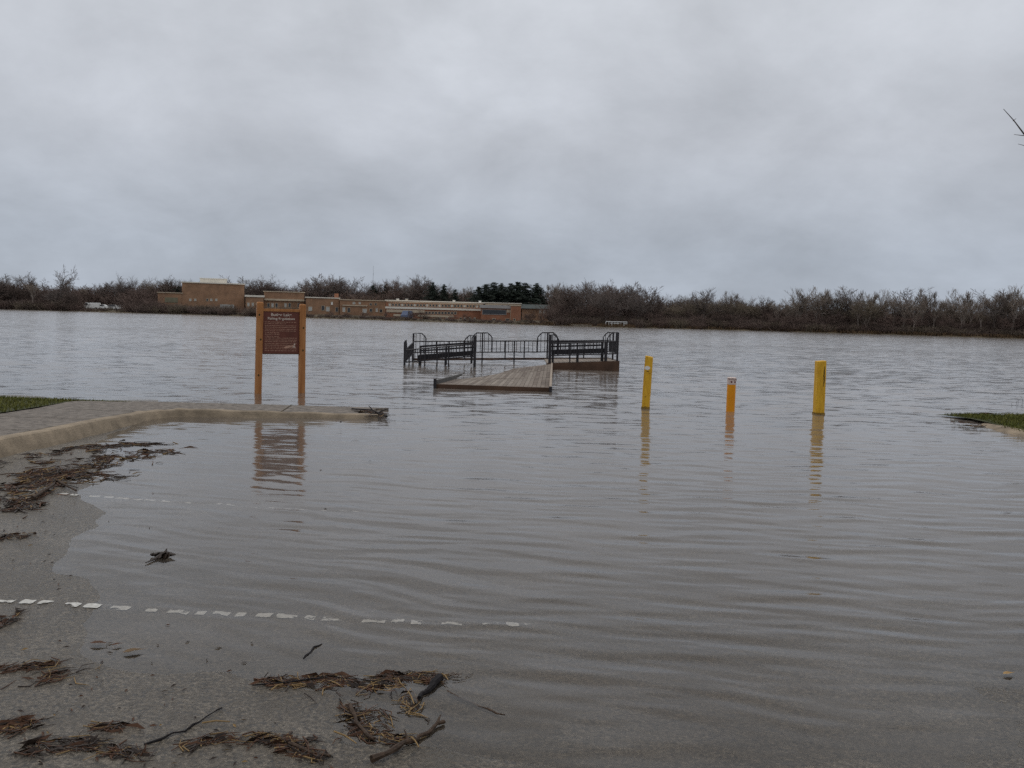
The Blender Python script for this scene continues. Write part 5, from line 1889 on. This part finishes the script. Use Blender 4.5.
# dark leaf cluster afloat in the shallows
def floating_cluster():
    q = P(163, 557, 0)
    m = MB()
    r = random.Random(2)
    sc = q.y / FPX
    m.tube([(-12 * sc, 0, .015), (-6 * sc, .01, .02), (0, 0, .022), (7 * sc, .01, .02), (12.5 * sc, .0, .022)], [.012, .018, .03, .022, .006], 7)
    m.tube([(-12.5 * sc, 0, .018), (-10 * sc, 0, .018)], [.012, .02], 6)
    m.tube([(1 * sc, 0, .02), (2 * sc, .03, .07)], [.014, .003], 5)
    m.tube([(-1 * sc, -.02, .02), (-4 * sc, -.1, .01), (-7 * sc, -.16, .004)], [.015, .009, .004], 5)
    for k in range(16):
        a = r.uniform(-2.6, -.5); ln = r.uniform(.02, .06)
        b = Vector((r.uniform(-6, 7) * sc, r.uniform(-.04, .03), .012)); d = Vector((math.cos(a), math.sin(a), r.uniform(-.1, .3))) * ln; nn_ = Vector((-d.y, d.x, .1)) * .4
        m.add([b, b + d * .5 + nn_, b + d, b + d * .5 - nn_], [(0, 1, 2, 3)])
    o = m.build('driftwood_chunk', M_deb[0])
    o.location = (q.x, q.y, 0.004); o.scale = (1, 1, .6)
    tag(o, 'small dark ragged piece of driftwood alone in the shallow water', 'driftwood')


floating_cluster()


def leaf(px_, py_, lab, sc, rz, m=M_leaf):
    q = G(px_, py_)
    v = [(-1, 0, .0), (-.5, .35, .12), (.1, .42, .15), (.9, .06, .05), (1.35, 0, .1), (.9, -.06, .05), (.15, -.4, .18), (-.5, -.36, .1)]
    mb_ = MB().add([(a * sc, b * sc, c * sc) for a, b, c in v] + [(0, 0, .01 * sc)], [(8, i, (i + 1) % 8) for i in range(8)])
    o = mb_.build('fallen_leaf', m); o.location = (q.x, q.y, max(q.z, -.001) + .01); o.rotation_euler = (0, 0, rz)
    tag(o, lab, 'leaf')


leaf(1008, 676, 'pale tan leaf floating at the right edge', .03, .3)
leaf(133, 655, 'tan curled leaf on wet asphalt below the white line', .045, .5, mat('tan_leaf', (0.12, .075, .035), .7, .3, 25))
leaf(98, 646, 'dark brown leaf left of the tan curled leaf', .04, 0.0, M_deb[1])
leaf(117, 648, 'thin brown leaf between two larger fallen leaves', .025, .6, M_deb[1])
leaf(370, 572 - 100, 'dark sliver of leaf afloat between sign reflection and bollards', .02, .2, M_deb[0])


# weed stems in the water at the right edge
wp = P(1016, 405, 0)
m = MB()
for a, b, h in ((0, .0, .12), (.05, .03, .16), (-.16, -.1, .07), (.12, 0, .2)):
    m.tube([(a, b, -.15), (a + .01, b, h * .6), (a + .05 - .1 * (a > 0), b, h)], [.003, .0025, .001], 4)
o = m.build('weed_stems', M_wood_wet); o.location = (wp.x, wp.y, 0)
tag(o, 'few thin dark weed stems poking from the water at the right edge', 'plant')


# near tree whose branch tips reach into the view at the upper right
def near_tree():
    e = empty('bare_tree', (8.9, 9.6, .1))
    tag(e, 'near bare tree reaching thin dark branch tips in at the upper right', 'tree')
    base = Vector(e.location)
    t = MB()
    D = 9.0
    tip = Q(1003.5, 109, D) - base
    mid = Q(1024, 134, D) - base
    out = Q(1075, 170, D + .2) - base
    t.tube([(0, 0, -.3), (.05, 0, 1.5), (.0, .05, 3.0), (.1, .1, 5.2), (0.1, .2, 7.5)], [.19, .16, .13, .08, .02], 10)
    MB_ = MB()
    MB_.tube([(.0, .05, 1.9), tuple((Vector((0, .05, 1.9)) + out) / 2), tuple(out), tuple(mid), tuple((mid + tip) / 2 + Vector((0, 0, .01))), tuple(tip)], [.045, .026, .014, .008, .005, .0025], 7)
    t2 = Q(1014, 134.5, D) - base
    MB_.tube([tuple(Q(1030, 136, D) - base), tuple(Q(1022, 135.5, D) - base), tuple(t2)], [.005, .004, .002], 5)
    MB_.tube([tuple(Q(1055, 158, D) - base), tuple(Q(1030, 147, D) - base), tuple(Q(1018, 144.0, D) - base)], [.007, .0045, .002], 5)
    MB_.tube([tuple(Q(1013, 121, D) - base), tuple(Q(1016, 121.5, D) - base + Vector((0, 0, .03)))], [.005, .002], 4)
    r = random.Random(5)
    for k in range(10):
        z = r.uniform(3.2, 7.0); a = r.uniform(-1.2, 1.2); L_ = (8.4 - z) * .45
        p = Vector((.05, .1, z)); d = Vector((math.cos(a), math.sin(a), .8)).normalized()
        MB_.tube([p, p + d * L_ * .5 + Vector((0, 0, .1)), p + d * L_], [.04, .022, .006], 6)
        for q in range(5):
            s_ = p + d * L_ * r.uniform(.3, 1); v = Vector((r.gauss(.4, .6), r.gauss(0, .6), r.uniform(.1, .8))).normalized() * .7
            MB_.tube([s_, s_ + v], [.01, .003], 4)
    t.build('trunk', M_bark[0], e, smooth=True)
    MB_.build('branches', M_bark[0], e, smooth=True)


near_tree()
